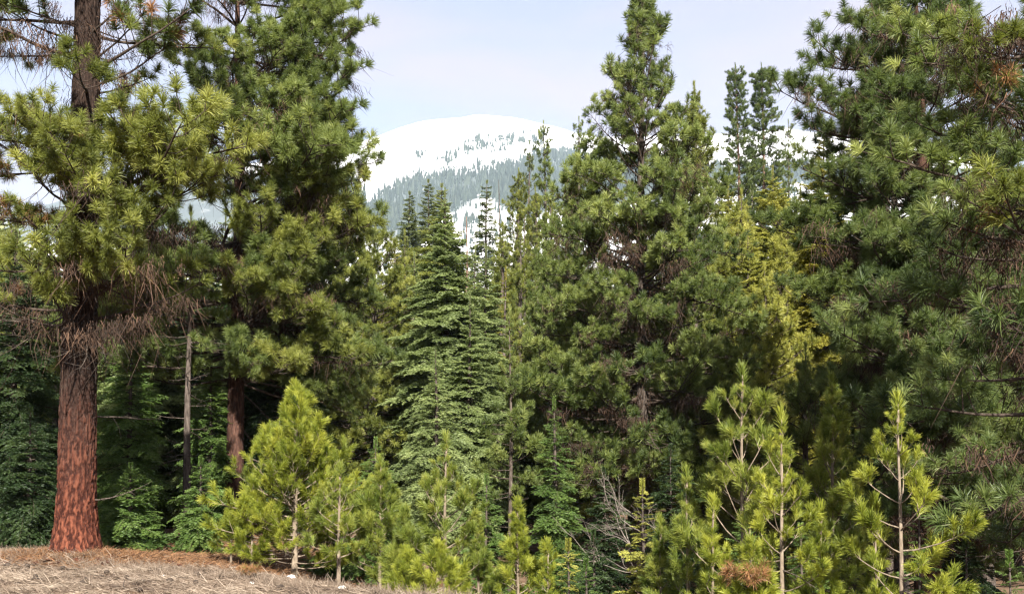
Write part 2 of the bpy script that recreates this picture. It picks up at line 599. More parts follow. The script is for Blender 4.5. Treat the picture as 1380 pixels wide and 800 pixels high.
def bare_branch(L, fine=1.0, droop=0.1, wob=0.10, thick=1.0):
    mb = MB()
    limb = curve((0, 0, 0), (1, 0, -droop), L, max(6, int(5 * L)), up=0.15, wob=wob)
    mb.tube(limb, np.linspace(0.006 + 0.008 * L, 0.003, len(limb)) * thick, 5, 0)
    for j in range(int(3 + 5 * L)):
        u = 0.2 + 0.75 * RNG.random()
        p, ax = along(limb, u)
        d = unit(ax + unit(RNG.normal(size=3)) * 0.9)
        l = L * (0.12 + 0.25 * RNG.random()) * (1.2 - u)
        pts = curve(p, d, l, 4, up=0.0, wob=0.14)
        mb.tube(pts, np.linspace(0.005, 0.0025, len(pts)), 3, 0)
    return mb.mesh('bare branch', [M['wood_grey']])


def lichen_strands(L, n, drop=0.26, w=0.011):
    """Beard lichen and dead twiglets in ragged clumps under a limb along +X."""
    mb = MB()
    k = max(3, int(n / 26))
    cx = RNG.random(k) ** 0.8 * L
    cyy = RNG.normal(size=k) * 0.20 * (0.4 + cx / L)
    idx = RNG.integers(0, k, n)
    size = (0.15 + RNG.random(k) ** 2 * 1.5)[idx]
    ln = drop * (0.15 + RNG.exponential(0.55, n)) * size
    tilt = RNG.normal(size=(k, 2))[idx] * 0.22
    P = np.stack([cx[idx] + RNG.normal(size=n) * 0.10 * size, cyy[idx] + RNG.normal(size=n) * 0.10 * size, RNG.normal(size=n) * 0.06 + 0.03 - 0.10 * np.sin(cx[idx] / L * 3)], 1)
    D = np.stack([tilt[:, 0] + RNG.normal(size=n) * 0.42, tilt[:, 1] + RNG.normal(size=n) * 0.42, -np.ones(n)], 1)
    D /= np.linalg.norm(D, axis=1, keepdims=True)
    tn = 0.4 + RNG.normal(size=n) * 0.22
    mb.blades(P, D, ln * 0.6, w, 0, tn, tip=0.8)
    D2 = D + np.stack([RNG.normal(size=n) * 0.45, RNG.normal(size=n) * 0.45, -0.3 * np.ones(n)], 1)
    mb.blades(P + D * (ln * 0.58)[:, None], D2, ln * 0.5, w * 0.8, 0, tn, tip=0.2)
    for q in range(int(4 * L)):
        p0 = np.array([RNG.random() * L, RNG.normal() * 0.12, 0.0])
        pts = curve(p0, (RNG.normal() * 0.7, RNG.normal() * 0.8, -0.35), 0.2 + 0.3 * RNG.random(), 4, -0.3, 0.2)
        mb.tube(pts, np.linspace(0.006, 0.003, len(pts)), 3, 0, 0.6)
    return mb.mesh('lichen', [M['lichen']])


POOL = {}


def fill_pool(kind, lengths, n, make):
    POOL[kind] = [(L, [make(L) for _ in range(n)]) for L in lengths]


fill_pool('pine_hi', [0.7, 1.3, 2.2, 3.2], 3, lambda L: pine_branch(L, 'hi'))
fill_pool('pine_sparse', [1.3, 2.2, 3.2], 3, lambda L: pine_branch(L, 'hi', bare=0.5, density=0.6, deadp=0.03))
fill_pool('pine_brown', [1.0, 1.8], 2, lambda L: pine_branch(L, 'hi', deadp=0.6))
fill_pool('pine_mid', [0.7, 1.3, 2.2, 3.2], 3, lambda L: pine_branch(L, 'mid', deadp=0))
fill_pool('pine_far', [0.9, 1.8, 3.0], 3, lambda L: pine_branch(L, 'far', bare=0.2, density=1.7))
fill_pool('young', [0.3, 0.55, 0.9, 1.4], 4, lambda L: young_branch(L))
fill_pool('young_bare', [0.55, 0.9, 1.4], 3, lambda L: young_branch(L, bare=0.6))
fill_pool('fir_hi', [0.4, 0.8, 1.4, 2.1], 3, lambda L: fir_branch(L, 'hi'))
fill_pool('fir_mid', [0.5, 1.0, 1.7, 2.5], 3, lambda L: fir_branch(L, 'mid'))
fill_pool('fir_far', [0.6, 1.3, 2.4, 3.6], 3, lambda L: fir_branch(L, 'far'))
fill_pool('bare', [0.7, 1.4, 2.4], 3, lambda L: bare_branch(L))
fill_pool('brush', [1.4], 5, lambda L: bare_branch(L, wob=0.2, thick=0.55))
fill_pool('lichen', [1.3, 2.2, 3.2], 3, lambda L: lichen_strands(L, int(260 * L)))


def pick(kind, L):
    best = min(POOL[kind], key=lambda e: abs(math.log(e[0] / max(L, 0.05))))
    return best[1][int(RNG.integers(len(best[1])))], best[0]


VARIANT = {}


def variant(me, mat, wood):
    """The same branch mesh wearing other needles or bark; shared by every branch that wears them."""
    key = (me.name, mat.name if mat else '', wood.name if wood else '')
    if key not in VARIANT:
        c = me.copy()
        if mat is not None and len(c.materials) > 1:
            c.materials[1] = mat
        if wood is not None:
            c.materials[0] = wood
        VARIANT[key] = c
    return VARIANT[key]


def put(kind, parent, P, az, el, L, mat=None, wood=None, name='branch', roll=0.0):
    me, L0 = pick(kind, L)
    me = variant(me, mat, wood)
    o = bpy.data.objects.new(name, me)
    COL.objects.link(o)
    o.parent = parent
    d = Vector((math.cos(el) * math.cos(az), math.cos(el) * math.sin(az), math.sin(el)))
    y = Vector((0, 0, 1)).cross(d)
    if y.length < 1e-3:
        y = Vector((0, 1, 0))
    y.normalize()
    z = d.cross(y)
    R = Matrix((d, y, z)).transposed()
    if roll:
        R = R @ Matrix.Rotation(roll, 3, 'X')
    o.rotation_euler = R.to_euler()
    o.location = P
    s = L / L0
    o.scale = (s, s, s)
    return o


def trunk_mesh(H, r0, r1, bark, sides=10, lean=(0, 0), wob=0.03, flare=0.0, relief=0.0, sink=0.5):
    mb = MB()
    if relief:
        nz, na = 900, 112
    else:
        nz, na = max(8, int(H * 1.6)), sides
    z = np.linspace(-sink, H, nz)
    if relief:                           # rows close together on the clear bole, wide in the crown
        z = np.concatenate([np.linspace(-sink, 6.0, 620, endpoint=False), np.linspace(6.0, H, 280)])
    t = np.clip(z / H, 0, 1)
    ph = RNG.random(2) * 6
    cx = lean[0] * t * H + wob * np.sin(t * 7 + ph[0]) * H * 0.15 * t
    cy_ = lean[1] * t * H + wob * np.cos(t * 6 + ph[1]) * H * 0.15 * t
    rad = r0 * (1 - t) ** 0.85 + r1
    rad = rad + flare * r0 * np.exp(-np.maximum(z, 0) / (0.9 * r0 + 0.05))
    th = np.linspace(0, 2 * PI, na, endpoint=False)
    R = rad[:, None] * np.ones(na)[None, :]
    tint = np.full((nz, na), 0.5)
    if relief:
        for i in range(nz):
            for j in range(na):
                p = Vector((math.cos(th[j]) * 4.2, math.sin(th[j]) * 4.2, z[i] * 3.2))
                wv = mnoise.noise_vector(p * 1.1) * 0.6 + mnoise.noise_vector(p * 3.7) * 0.22
                c = mnoise.voronoi(Vector((p.x * 1.2, p.y * 1.2, p.z * 0.8)) + wv)[0]
                e = min(1.0, max(0.0, (c[1] - c[0]) * 2.4))
                k = mnoise.noise(p * 3.1) * 0.5
                R[i, j] += relief * (e ** 0.6 - 0.7) + 0.006 * k
                tint[i, j] = min(1.0, 0.15 + 0.75 * e + 0.25 * k)
    else:
        R *= 1 + 0.06 * np.sin(th * 3 + ph[0])[None, :] + RNG.normal(size=(nz, na)) * 0.025
    X = cx[:, None] + R * np.cos(th)[None, :]
    Y = cy_[:, None] + R * np.sin(th)[None, :]
    Z = np.repeat(z[:, None], na, 1)
    i = np.arange(nz - 1)[:, None] * na
    j = np.arange(na)[None, :]
    k = (j + 1) % na
    q = np.stack([i + j, i + k, i + na + k, i + na + j], -1).reshape(-1, 4)
    mb.add(np.stack([X, Y, Z], -1).reshape(-1, 3), q, 0, tint.ravel(), True)

    def axis(zz):
        return Vector((float(np.interp(zz, z, cx)), float(np.interp(zz, z, cy_)), zz))

    def radius(zz):
        return float(np.interp(zz, z, rad))
    return mb.mesh('trunk', [bark]), axis, radius


def leader_mesh(kind, mat, tip, L, wood):
    """The topmost shoot of a tree, as the crown's own mesh."""
    mb = MB()
    tip = np.array(tip, float)
    pts = np.array([tip + (0, 0, -L * 0.35), tip + (0.01, 0, L * 0.2), tip + (0, 0.01, L * 0.65)])
    mb.tube(pts, [0.02, 0.012, 0.005], 5, 0)
    if kind.startswith('fir'):
        n = 260
        u = RNG.random(n)
        th = RNG.random(n) * 6.283
        P = pts[0] + (pts[2] - pts[0]) * u[:, None]
        D = np.stack([np.cos(th), np.sin(th), 0.8 + 0 * th], 1)
        mb.blades(P, D, 0.06 if 'far' not in kind else 0.16, 0.014, 1, 0.55 + RNG.normal(size=n) * 0.1)
    else:
        far = 'far' in kind
        plume(mb, pts, 60 if far else 190, 0.22 if far else 0.14, 0.024 if far else 0.008, 1, 0.55, 0.9, 0.3)
    return mb.mesh('crown', [wood, mat, M['dead']])


# ------------------------------------------------------------------ trees
def tree(name, label, cat, px, d, top, species, mat, W_, n, r0=None, c0=0.12, ref=520, bark='bark_grey', group=None, prof=None, pw=0.9,
         el=None, lichen=0, dead=0, lean=(0, 0), flare=0.25, relief=0, keep=None, sizevar=0.35, wood=None, base=None, boughs=(), gap=0.0, H=None, whorls=0, airy=0.0, lobe=0.22, name_branch='branch'):
    """A standing tree: an Empty at its foot > trunk, crown > branches (and lichen), plus dead_branch parts on the trunk."""
    b = at(px, ref, d)
    if el is None:
        el = (-0.5, 0.4) if species.startswith('fir') else (-0.25, 0.75)
    gz = float(ground_z(b.x, d)) if base is None else base
    if H is None:
        H = at(px, top, d).z - gz
    root = link(name, None, None, (b.x, d, gz))
    root.empty_display_size = 0.3
    tag(root, label, cat, group)
    r0 = r0 or (0.012 if species.startswith('fir') else 0.016) * H + 0.02
    bm = M[bark]
    tm, axis, radius = trunk_mesh(H, r0, 0.008 + 0.03 * r0, bm, sides=8 if d > 30 else 14, lean=lean, flare=flare, relief=relief)
    link('trunk', tm, root)
    m = N[mat]
    lead = leader_mesh(species, m, axis(H), min(0.6, 0.05 * H + 0.1) * (0.5 if 'far' in species else 1), wood or M['wood_dark'])
    crown = link('crown', lead, root)
    zc = c0 * H
    az = RNG.random() * 6.283
    lobes = RNG.random(3) * 6.283
    for i in range(n):
        t = ((i + RNG.random() * 0.8) / n) ** 0.92
        if airy and t > 0.5 and RNG.random() < airy:
            continue
        if whorls:                       # a year's limbs leave the stem together
            t = min(0.97, (math.floor(t * whorls) + 0.5 + RNG.normal() * 0.06) / whorls)
        z = zc + (H * 0.985 - zc) * t
        az += 2.399 + RNG.normal() * 0.35
        if prof:
            f = prof(t)
        else:
            f = (1 - t) ** pw * min(1.0, 0.62 + t * 2.6)
        f *= 1 + lobe * math.sin(az * 2 + lobes[0]) * math.sin(t * 9 + lobes[1])
        L = max(0.16 + (0.022 if species.startswith('pine') else 0.018) * max(0, H - 5), W_ * f * (1 + sizevar * (RNG.random() - 0.6)))
        if gap and RNG.random() < gap:
            continue
        P = axis(z)
        e = el[0] + (el[1] - el[0]) * t + RNG.normal() * 0.17
        if keep and not keep(P, math.cos(az), math.sin(az), z, L, root.location):
            continue
        put(species, crown, P, az, e, L, m, wood, name_branch, RNG.normal() * 0.25)
        if lichen and RNG.random() < lichen * (1 - 0.7 * t) and L > 0.8:
            put('lichen', crown, P, az, e * 0.6, L * 0.85, None, None, 'lichen')['kind'] = 'stuff'
    for (tp, td, apy, kind, mt) in boughs:            # limbs seen one by one: tip pixel, tip distance, where they leave the trunk
        T = at(tp[0], tp[1], td) - root.location
        z = at(px, apy, d).z - gz
        P = axis(z)
        v = T - P
        L = v.length
        a = math.atan2(v.y, v.x)
        e = math.asin(v.z / L)
        put(kind, crown, P, a, e, L, N[mt] if mt else m, None, name_branch, RNG.normal() * 0.15)
        if lichen and (kind == 'bare' or RNG.random() < lichen):
            put('lichen', crown, P, a, e * 0.9, L * 0.9, None, None, 'lichen')['kind'] = 'stuff'
    for i in range(dead):
        z = H * 0.04 + (zc * 1.15 + 0.5 - H * 0.04) * RNG.random()
        a = RNG.random() * 6.283
        put('bare', root, axis(z), a, -0.15 + RNG.normal() * 0.2, 0.4 + W_ * 0.55 * RNG.random(), None, None, 'dead_branch')
    return root


def snag(name, label, px, d, top, n, W_, ref=350, r0=0.15, bark='wood_grey', c0=0.3):
    b = at(px, ref, d)
    gz = float(ground_z(b.x, d))
    H = at(px, top, d).z - gz
    root = link(name, None, None, (b.x, d, gz))
    tag(root, label, 'dead tree')
    tm, axis, radius = trunk_mesh(H, r0, 0.02, M[bark], 7)
    link('trunk', tm, root)
    for i in range(n):
        t = (i + RNG.random()) / n
        put('bare', root, axis(H * (c0 + (0.98 - c0) * t)), RNG.random() * 6.283, 0.1 + RNG.normal() * 0.25, W_ * (1.1 - t), None, None, 'branch')
    return root


# ------------------------------------------------------------------ ground
def grid_axis(lo, hi, near, k):
    a = [0.0]
    st = near
    while a[-1] < hi:
        a.append(a[-1] + st)
        if a[-1] > 34:
            st *= k
    return np.array(a)


def build_ground():
    xs_ = grid_axis(0, 5200, 0.30, 1.22)
    xs = np.concatenate([-xs_[:0:-1], xs_])
    ys = np.concatenate([[-1800, -400, -80, -20, -5], grid_axis(0, 5200, 0.30, 1.22)])
    X, Y = np.meshgrid(xs, ys)
    Z = ground_z(X, Y)
    near = (1 - smooth(30, 60, np.hypot(X, Y)))
    Z = Z + RNG.normal(size=Z.shape) * 0.012 * near
    nx = len(xs)
    i = np.arange(len(ys) - 1)[:, None] * nx
    j = np.arange(nx - 1)[None, :]
    q = np.stack([i + j, i + j + 1, i + nx + j + 1, i + nx + j], -1).reshape(-1, 4)
    mb = MB()
    mb.add(np.stack([X, Y, Z], -1).reshape(-1, 3), q, 0, 0.5, True)
    m, n, o = new_mat('forest ground')
    tc = n.nodes.new('ShaderNodeTexCoord')
    nz = n.nodes.new('ShaderNodeTexNoise')
    nz.inputs['Scale'].default_value = 1.3
    nz.inputs['Detail'].default_value = 10
    nz.inputs['Roughness'].default_value = 0.7
    r = ramp(n, [(0.3, (0.055, 0.034, 0.022)), (0.5, (0.125, 0.080, 0.052)), (0.7, (0.25, 0.18, 0.125))])
    nz2 = n.nodes.new('ShaderNodeTexNoise')
    nz2.inputs['Scale'].default_value = 40
    nz2.inputs['Detail'].default_value = 4
    b = n.nodes.new('ShaderNodeBump')
    b.inputs['Strength'].default_value = 0.7
    b.inputs['Distance'].default_value = 0.03
    p = n.nodes.new('ShaderNodeBsdfPrincipled')
    p.inputs['Roughness'].default_value = 0.95
    p.inputs['Specular IOR Level'].default_value = 0.1
    n.links.new(tc.outputs['Object'], nz.inputs['Vector'])
    n.links.new(tc.outputs['Object'], nz2.inputs['Vector'])
    n.links.new(nz2.outputs['Fac'], b.inputs['Height'])
    n.links.new(nz.outputs['Fac'], r.inputs['Fac'])
    n.links.new(r.outputs['Color'], p.inputs['Base Color'])
    n.links.new(b.outputs['Normal'], p.inputs['Normal'])
    n.links.new(p.outputs[0], o.inputs['Surface'])
    g = link('ground', mb.mesh('ground', [m]))
    tag(g, 'pale brown forest ground with matted dead grass', None, None, 'structure')


build_ground()

# dead grass lying and standing on the bank (nobody could count it)
M['straw'] = needle_mat('dry straw', (0.065, 0.045, 0.034), (0.195, 0.148, 0.110), (0.37, 0.31, 0.25), 0.2, 0.8)
M['duff'] = needle_mat('fallen needles', (0.07, 0.035, 0.018), (0.20, 0.105, 0.05), (0.36, 0.21, 0.11), 0.1, 0.9)


def straw():
    mb = MB()
    n = 120000
    y = 11.5 + 9.5 * RNG.random(n)
    x = -10.5 + 12.5 * RNG.random(n)
    side = (x + 1.2) * 0.59 + (y - 13.8) * 0.81
    k = side < 0.4 + 0.6 * RNG.normal(size=n)
    x, y = x[k], y[k]
    n = len(x)
    cl = bumps(x * 2.2, y * 2.2, 1.0, 0.7)
    gap = bumps(x * 1.1, y * 2.6, 1.0, 3.3) + 0.5 * bumps(x * 4, y * 5, 1.0, 1.1)
    k = (gap > -0.75) | (RNG.random(n) < 0.3)
    x, y, cl = x[k], y[k], cl[k]
    n = len(x)
    z = ground_z(x, y)
    th = RNG.random(n) * 6.283
    th = np.where(RNG.random(n) < 0.5, RNG.normal(size=n) * 0.5 + 3.0, th)
    el = np.abs(RNG.normal(size=n)) * 0.20 + np.where(RNG.random(n) < 0.03, 0.7, 0.0)
    D = np.stack([np.cos(th) * np.cos(el), np.sin(th) * np.cos(el), np.sin(el)], 1)
    P = np.stack([x, y, z + 0.025 * RNG.random(n) + 0.012 * np.maximum(cl, 0)], 1)
    mb.blades(P, D, 0.06 + 0.17 * RNG.random(n), 0.006 + 0.006 * RNG.random(n), 0, 0.50 + 0.20 * cl + RNG.normal(size=n) * 0.19)
    # standing tufts at the edge of the bank
    c = 260
    t = RNG.random(c)
    ex = -9.5 + 9.5 * t
    ey = 13.4 - (ex + 1.2) * 0.59 / 0.81 + RNG.normal(size=c) * 0.35
    for q in range(c):
        m = int(10 + 22 * RNG.random())
        th = RNG.random(m) * 6.283
        e = 0.7 + 0.6 * RNG.random(m)
        D = np.stack([np.cos(th) * np.cos(e), np.sin(th) * np.cos(e), np.sin(e)], 1)
        px_ = ex[q] + RNG.normal(size=m) * 0.05
        py_ = ey[q] + RNG.normal(size=m) * 0.05
        P = np.stack([px_, py_, ground_z(px_, py_)], 1)
        mb.blades(P, D, 0.06 + 0.16 * RNG.random(m), 0.006, 0, 0.5 + RNG.normal(size=m) * 0.15, bend=0.3)
    o = link('dry_grass', mb.mesh('dry_grass', [M['straw']]))
    tag(o, 'matted straw coloured dead grass on the bank', None, None, 'stuff')
    # needle litter heaped round the great pine and on the floor between the trees
    mb = MB()
    n = 26000
    x = -7.45 + RNG.normal(size=n) * 0.9
    y = 18.3 + RNG.normal(size=n) * 0.55
    n2 = 30000
    x = np.concatenate([x, -9 + 10 * RNG.random(n2)])
    y = np.concatenate([y, 17.5 + 8 * RNG.random(n2)])
    n = len(x)
    th = RNG.random(n) * 6.283
    el = np.abs(RNG.normal(size=n)) * 0.28
    D = np.stack([np.cos(th) * np.cos(el), np.sin(th) * np.cos(el), np.sin(el)], 1)
    P = np.stack([x, y, ground_z(x, y) + 0.03 * RNG.random(n)], 1)
    mb.blades(P, D, 0.08 + 0.1 * RNG.random(n), 0.008, 0, 0.55 + RNG.normal(size=n) * 0.18)
    o = link('needle_litter', mb.mesh('needle_litter', [M['duff']]))
    tag(o, 'reddish brown fallen needles around the trunks', None, None, 'stuff')


def twigs():
    mb = MB()
    for i in range(420):
        x = -9.5 + 9 * RNG.random()
        y = 12.5 + 7 * RNG.random()
        if (x + 1.2) * 0.59 + (y - 13.8) * 0.81 > -0.3:
            continue
        z = float(ground_z(x, y)) + 0.035
        a = RNG.random() * 6.283
        l = 0.06 + 0.3 * RNG.random() ** 2
        pts = curve((x, y, z), (math.cos(a), math.sin(a), 0.05), l, 4, 0, 0.15)
        mb.tube(pts, np.linspace(0.006 + 0.010 * l, 0.003, len(pts)), 4, int(RNG.random() < 0.35))
    for i in range(45):             # old cones
        x, y = -9 + 7.5 * RNG.random(), 13.5 + 5 * RNG.random()
        if (x + 1.2) * 0.59 + (y - 13.8) * 0.81 > -0.2:
            continue
        z = float(ground_z(x, y)) + 0.05
        a = RNG.random() * 6.283
        pts = np.array([(x, y, z)] * 5) + np.outer(np.linspace(-0.05, 0.05, 5), (math.cos(a), math.sin(a), 0.1))
        mb.tube(pts, [0.010, 0.032, 0.036, 0.024, 0.006], 7, 0)
    for i in range(260):            # flakes of bark shed round the great pine
        x, y = -7.4 + RNG.normal() * 1.0, 17.8 + RNG.normal() * 0.45
        z = float(ground_z(x, y)) + 0.04
        a = RNG.random() * 6.283
        e = 0.03 + 0.04 * RNG.random()
        c, s_ = math.cos(a) * e, math.sin(a) * e
        t = RNG.normal() * 0.02
        mb.add([(x - c, y - s_, z), (x + s_, y - c, z + t), (x + c * 1.4, y + s_ * 1.4, z + 0.01), (x - s_, y + c, z - t * 0.5)], [[0, 1, 2, 3]], 2)
    o = link('twig_litter', mb.mesh('twig_litter', [M['wood_dark'], M['wood_pale'], M['bark_red']]))
    tag(o, 'fallen twigs and bark flakes in the straw', None, None, 'stuff')


straw()
twigs()


# ------------------------------------------------------------------ mountain
RIDGE_X = [-900, -300, 0, 200, 400, 480, 560, 640, 700, 760, 800, 900, 1000, 1060, 1200, 1380, 1800, 2600]
RIDGE_Y = [470, 350, 285, 245, 208, 187, 164, 153, 158, 171, 181, 184, 178, 172, 190, 225, 330, 450]
Y0, YC = 1300.0, 4300.0


def mountain_z(u, y):
    """u = photo column; height of the massif at that column and distance y."""
    ry = np.interp(u, RIDGE_X, RIDGE_Y)
    yc = (CY - ry) / F
    tanr = (math.sin(PITCH) + yc * math.cos(PITCH)) / (math.cos(PITCH) - yc * math.sin(PITCH))
    top = CAM_Z + tanr * YC
    s = np.clip((y - Y0) / (YC - Y0), 0, 1)
    g = 0.75 * s + 0.25 * (1 - (1 - s) ** 1.9)
    g = g * smooth(0.0, 0.12, s)
    z = top * g
    back = np.clip((y - YC) / 2000, 0, 1)
    return z * (1 - back ** 1.4)


def build_mountain():
    us = np.linspace(-900, 2600, 420)
    ys = np.concatenate([np.linspace(Y0, YC, 150), np.linspace(YC + 40, 5600, 24)])
    U, Y = np.meshgrid(us, ys)
    Z = mountain_z(U, Y)
    X = (U - 690) / F * Y
    amp = 55 * smooth(1400, 2400, Y) * (1 - 0.75 * smooth(3300, 4000, Y))
    nzv = np.zeros_like(X)
    for i in range(X.shape[0]):
        for j in range(X.shape[1]):
            p = Vector((X[i, j] / 420, Y[i, j] / 420, 3.1))
            nzv[i, j] = 1 - 2 * abs(mnoise.noise(p)) + 0.4 * mnoise.noise(p * 3.3)
    Z = Z + amp * nzv - 14
    nx = len(us)
    i = np.arange(len(ys) - 1)[:, None] * nx
    j = np.arange(nx - 1)[None, :]
    q = np.stack([i + j, i + j + 1, i + nx + j + 1, i + nx + j], -1).reshape(-1, 4)
    # photo row of each spot, to say where woods grow
    dist = Y
    tanv = (Z - CAM_Z) / dist
    cp, sp = math.cos(PITCH), math.sin(PITCH)
    PY = CY - F * (tanv * cp - sp) / (cp + tanv * sp)
    D = forest_density(U, PY, nzv)
    mb = MB()
    mb.add(np.stack([X, Y, Z], -1).reshape(-1, 3), q, 0, D.ravel(), True)
    m, n, o = new_mat('snow and woods')
    a = n.nodes.new('ShaderNodeAttribute')
    a.attribute_name = 'tint'
    r = ramp(n, [(0.35, (0.74, 0.75, 0.775)), (0.8, (0.07, 0.085, 0.085))])
    tcm = n.nodes.new('ShaderNodeTexCoord')
    mpm = n.nodes.new('ShaderNodeMapping')
    mpm.inputs['Scale'].default_value = (0.012, 0.004, 0.012)
    mpm.inputs['Rotation'].default_value = (0, 0, 0.5)
    nzm = n.nodes.new('ShaderNodeTexNoise')
    nzm.inputs['Scale'].default_value = 1.0
    nzm.inputs['Detail'].default_value = 9
    nzm.inputs['Roughness'].default_value = 0.68
    rk = ramp(n, [(0.54, (0, 0, 0)), (0.70, (0.8, 0.8, 0.8))])
    n.links.new(tcm.outputs['Object'], mpm.inputs['Vector'])
    n.links.new(mpm.outputs['Vector'], nzm.inputs['Vector'])
    n.links.new(nzm.outputs['Fac'], rk.inputs['Fac'])
    rock = n.nodes.new('ShaderNodeMix')
    rock.data_type = 'RGBA'
    rock.inputs['B'].default_value = (0.16, 0.165, 0.175, 1)       # wind scoured rock and scrub through thin snow
    n.links.new(rk.outputs['Color'], rock.inputs['Factor'])
    n.links.new(r.outputs['Color'], rock.inputs['A'])
    p = n.nodes.new('ShaderNodeBsdfPrincipled')
    p.inputs['Roughness'].default_value = 0.8
    p.inputs['Specular IOR Level'].default_value = 0.2
    n.links.new(a.outputs['Fac'], r.inputs['Fac'])
    n.links.new(rock.outputs['Result'], p.inputs['Base Color'])
    n.links.new(p.outputs[0], o.inputs['Surface'])
    o2 = link('mountain', mb.mesh('mountain', [m]))
    tag(o2, 'broad snow covered dome with belts of dark woods', None, None, 'structure')
    # spires of the mountain woods, one mass
    area = np.clip(D, 0, 1)
    vis = (U > 380) & (U < 1200) & (Y < YC)
    cells = np.argwhere(vis & (area > 0.03))
    wgt = area[vis & (area > 0.03)] * np.sqrt(Y[vis & (area > 0.03)])
    pickc = RNG.choice(len(cells), 30000, p=wgt / wgt.sum())
    ci = cells[pickc]
    du = us[1] - us[0]
    fy = RNG.random(len(ci))
    fu = RNG.random(len(ci)) - 0.5
    r1 = np.minimum(ci[:, 0] + 1, len(ys) - 1)
    yy = ys[ci[:, 0]] * (1 - fy) + ys[r1] * fy
    zz = Z[ci[:, 0], ci[:, 1]] * (1 - fy) + Z[r1, ci[:, 1]] * fy
    xx = (us[ci[:, 1]] + fu * du - 690) / F * yy
    h = (7 + 19 * RNG.random(len(ci)) ** 1.5) * (0.55 + 0.45 * np.minimum(1, area[ci[:, 0], ci[:, 1]] * 1.5))
    w = h * (0.13 + 0.06 * RNG.random(len(ci)))
    k = 5
    th = np.linspace(0, 2 * PI, k, endpoint=False)
    base = np.stack([xx[:, None] + w[:, None] * np.cos(th), yy[:, None] + w[:, None] * np.sin(th), np.repeat((zz - 1)[:, None], k, 1)], -1)
    tip = np.stack([xx, yy, zz + h], -1)[:, None, :]
    V = np.concatenate([base, tip], 1).reshape(-1, 3)
    b0 = np.arange(len(ci))[:, None] * (k + 1)
    jj = np.arange(k)[None, :]
    f = np.stack([b0 + jj, b0 + (jj + 1) % k, b0 + k + 0 * jj], -1).reshape(-1, 3)
    mb = MB()
    mb.add(V, f, 0, np.repeat(RNG.random(len(ci)) * 0.8, k + 1), False)
    m2 = needle_mat('mountain conifer', (0.014, 0.022, 0.018), (0.032, 0.046, 0.036), (0.075, 0.09, 0.068), 0.0, 0.9)
    o3 = link('mountain_woods', mb.mesh('mountain_woods', [m2]))
    tag(o3, 'far off conifer woods on the snowy mountain', None, None, 'stuff')


def blob(U, PY, cx, cy_, rx, ry, ang=0.0):
    c, s = math.cos(ang), math.sin(ang)
    dx, dy = U - cx, PY - cy_
    a = (dx * c + dy * s) / rx
    b = (-dx * s + dy * c) / ry
    return np.clip(1.25 - (a * a + b * b), 0, 1)


def forest_density(U, PY, nzv):
    sl = U + 1.6 * PY
    n1 = bumps(sl / 24, PY / 15, 1.0, 0.4)
    n2 = bumps(sl / 9, PY / 5, 1.0, 1.9) + 0.6 * bumps(sl / 4, PY / 3, 1.0, 0.2)
    edge = np.interp(U, [380, 480, 494, 515, 560, 600, 627, 660, 690, 720, 800, 900, 980, 1010, 1060, 1200], [235, 243, 280, 258, 236, 234, 231, 226, 220, 205, 205, 215, 225, 228, 222, 225])
    low = np.interp(U, [380, 480, 560, 600, 640, 660, 700, 800, 980, 1060, 1200], [330, 320, 330, 292, 268, 262, 290, 290, 246, 250, 260])
    d = smooth(-3, 5, PY - edge + 2.5 * n1) * (1 - smooth(-6, 10, PY - low + 7 * n1))
    d = d * np.clip(0.92 + 0.16 * n2, 0.45, 1)
    # broken stands above the belt
    band = np.maximum.reduce([blob(U, PY, 612, 212, 42, 9, -0.42), blob(U, PY, 662, 195, 40, 13, -0.06), blob(U, PY, 712, 188, 26, 12, 0.0),
                              blob(U, PY, 565, 212, 11, 7, -0.9), blob(U, PY, 535, 199, 24, 4, -0.1) * 0.5, blob(U, PY, 640, 225, 60, 8, -0.2) * 0.6])
    band = band * np.clip(0.45 + 0.5 * n2 + 0.25 * n1, 0, 1)
    low2 = 0.5 * smooth(0, 10, PY - low) * np.clip(0.3 + n2, 0, 1)
    return np.clip(np.maximum.reduce([d, band * 0.8, low2]), 0, 1)


build_mountain()

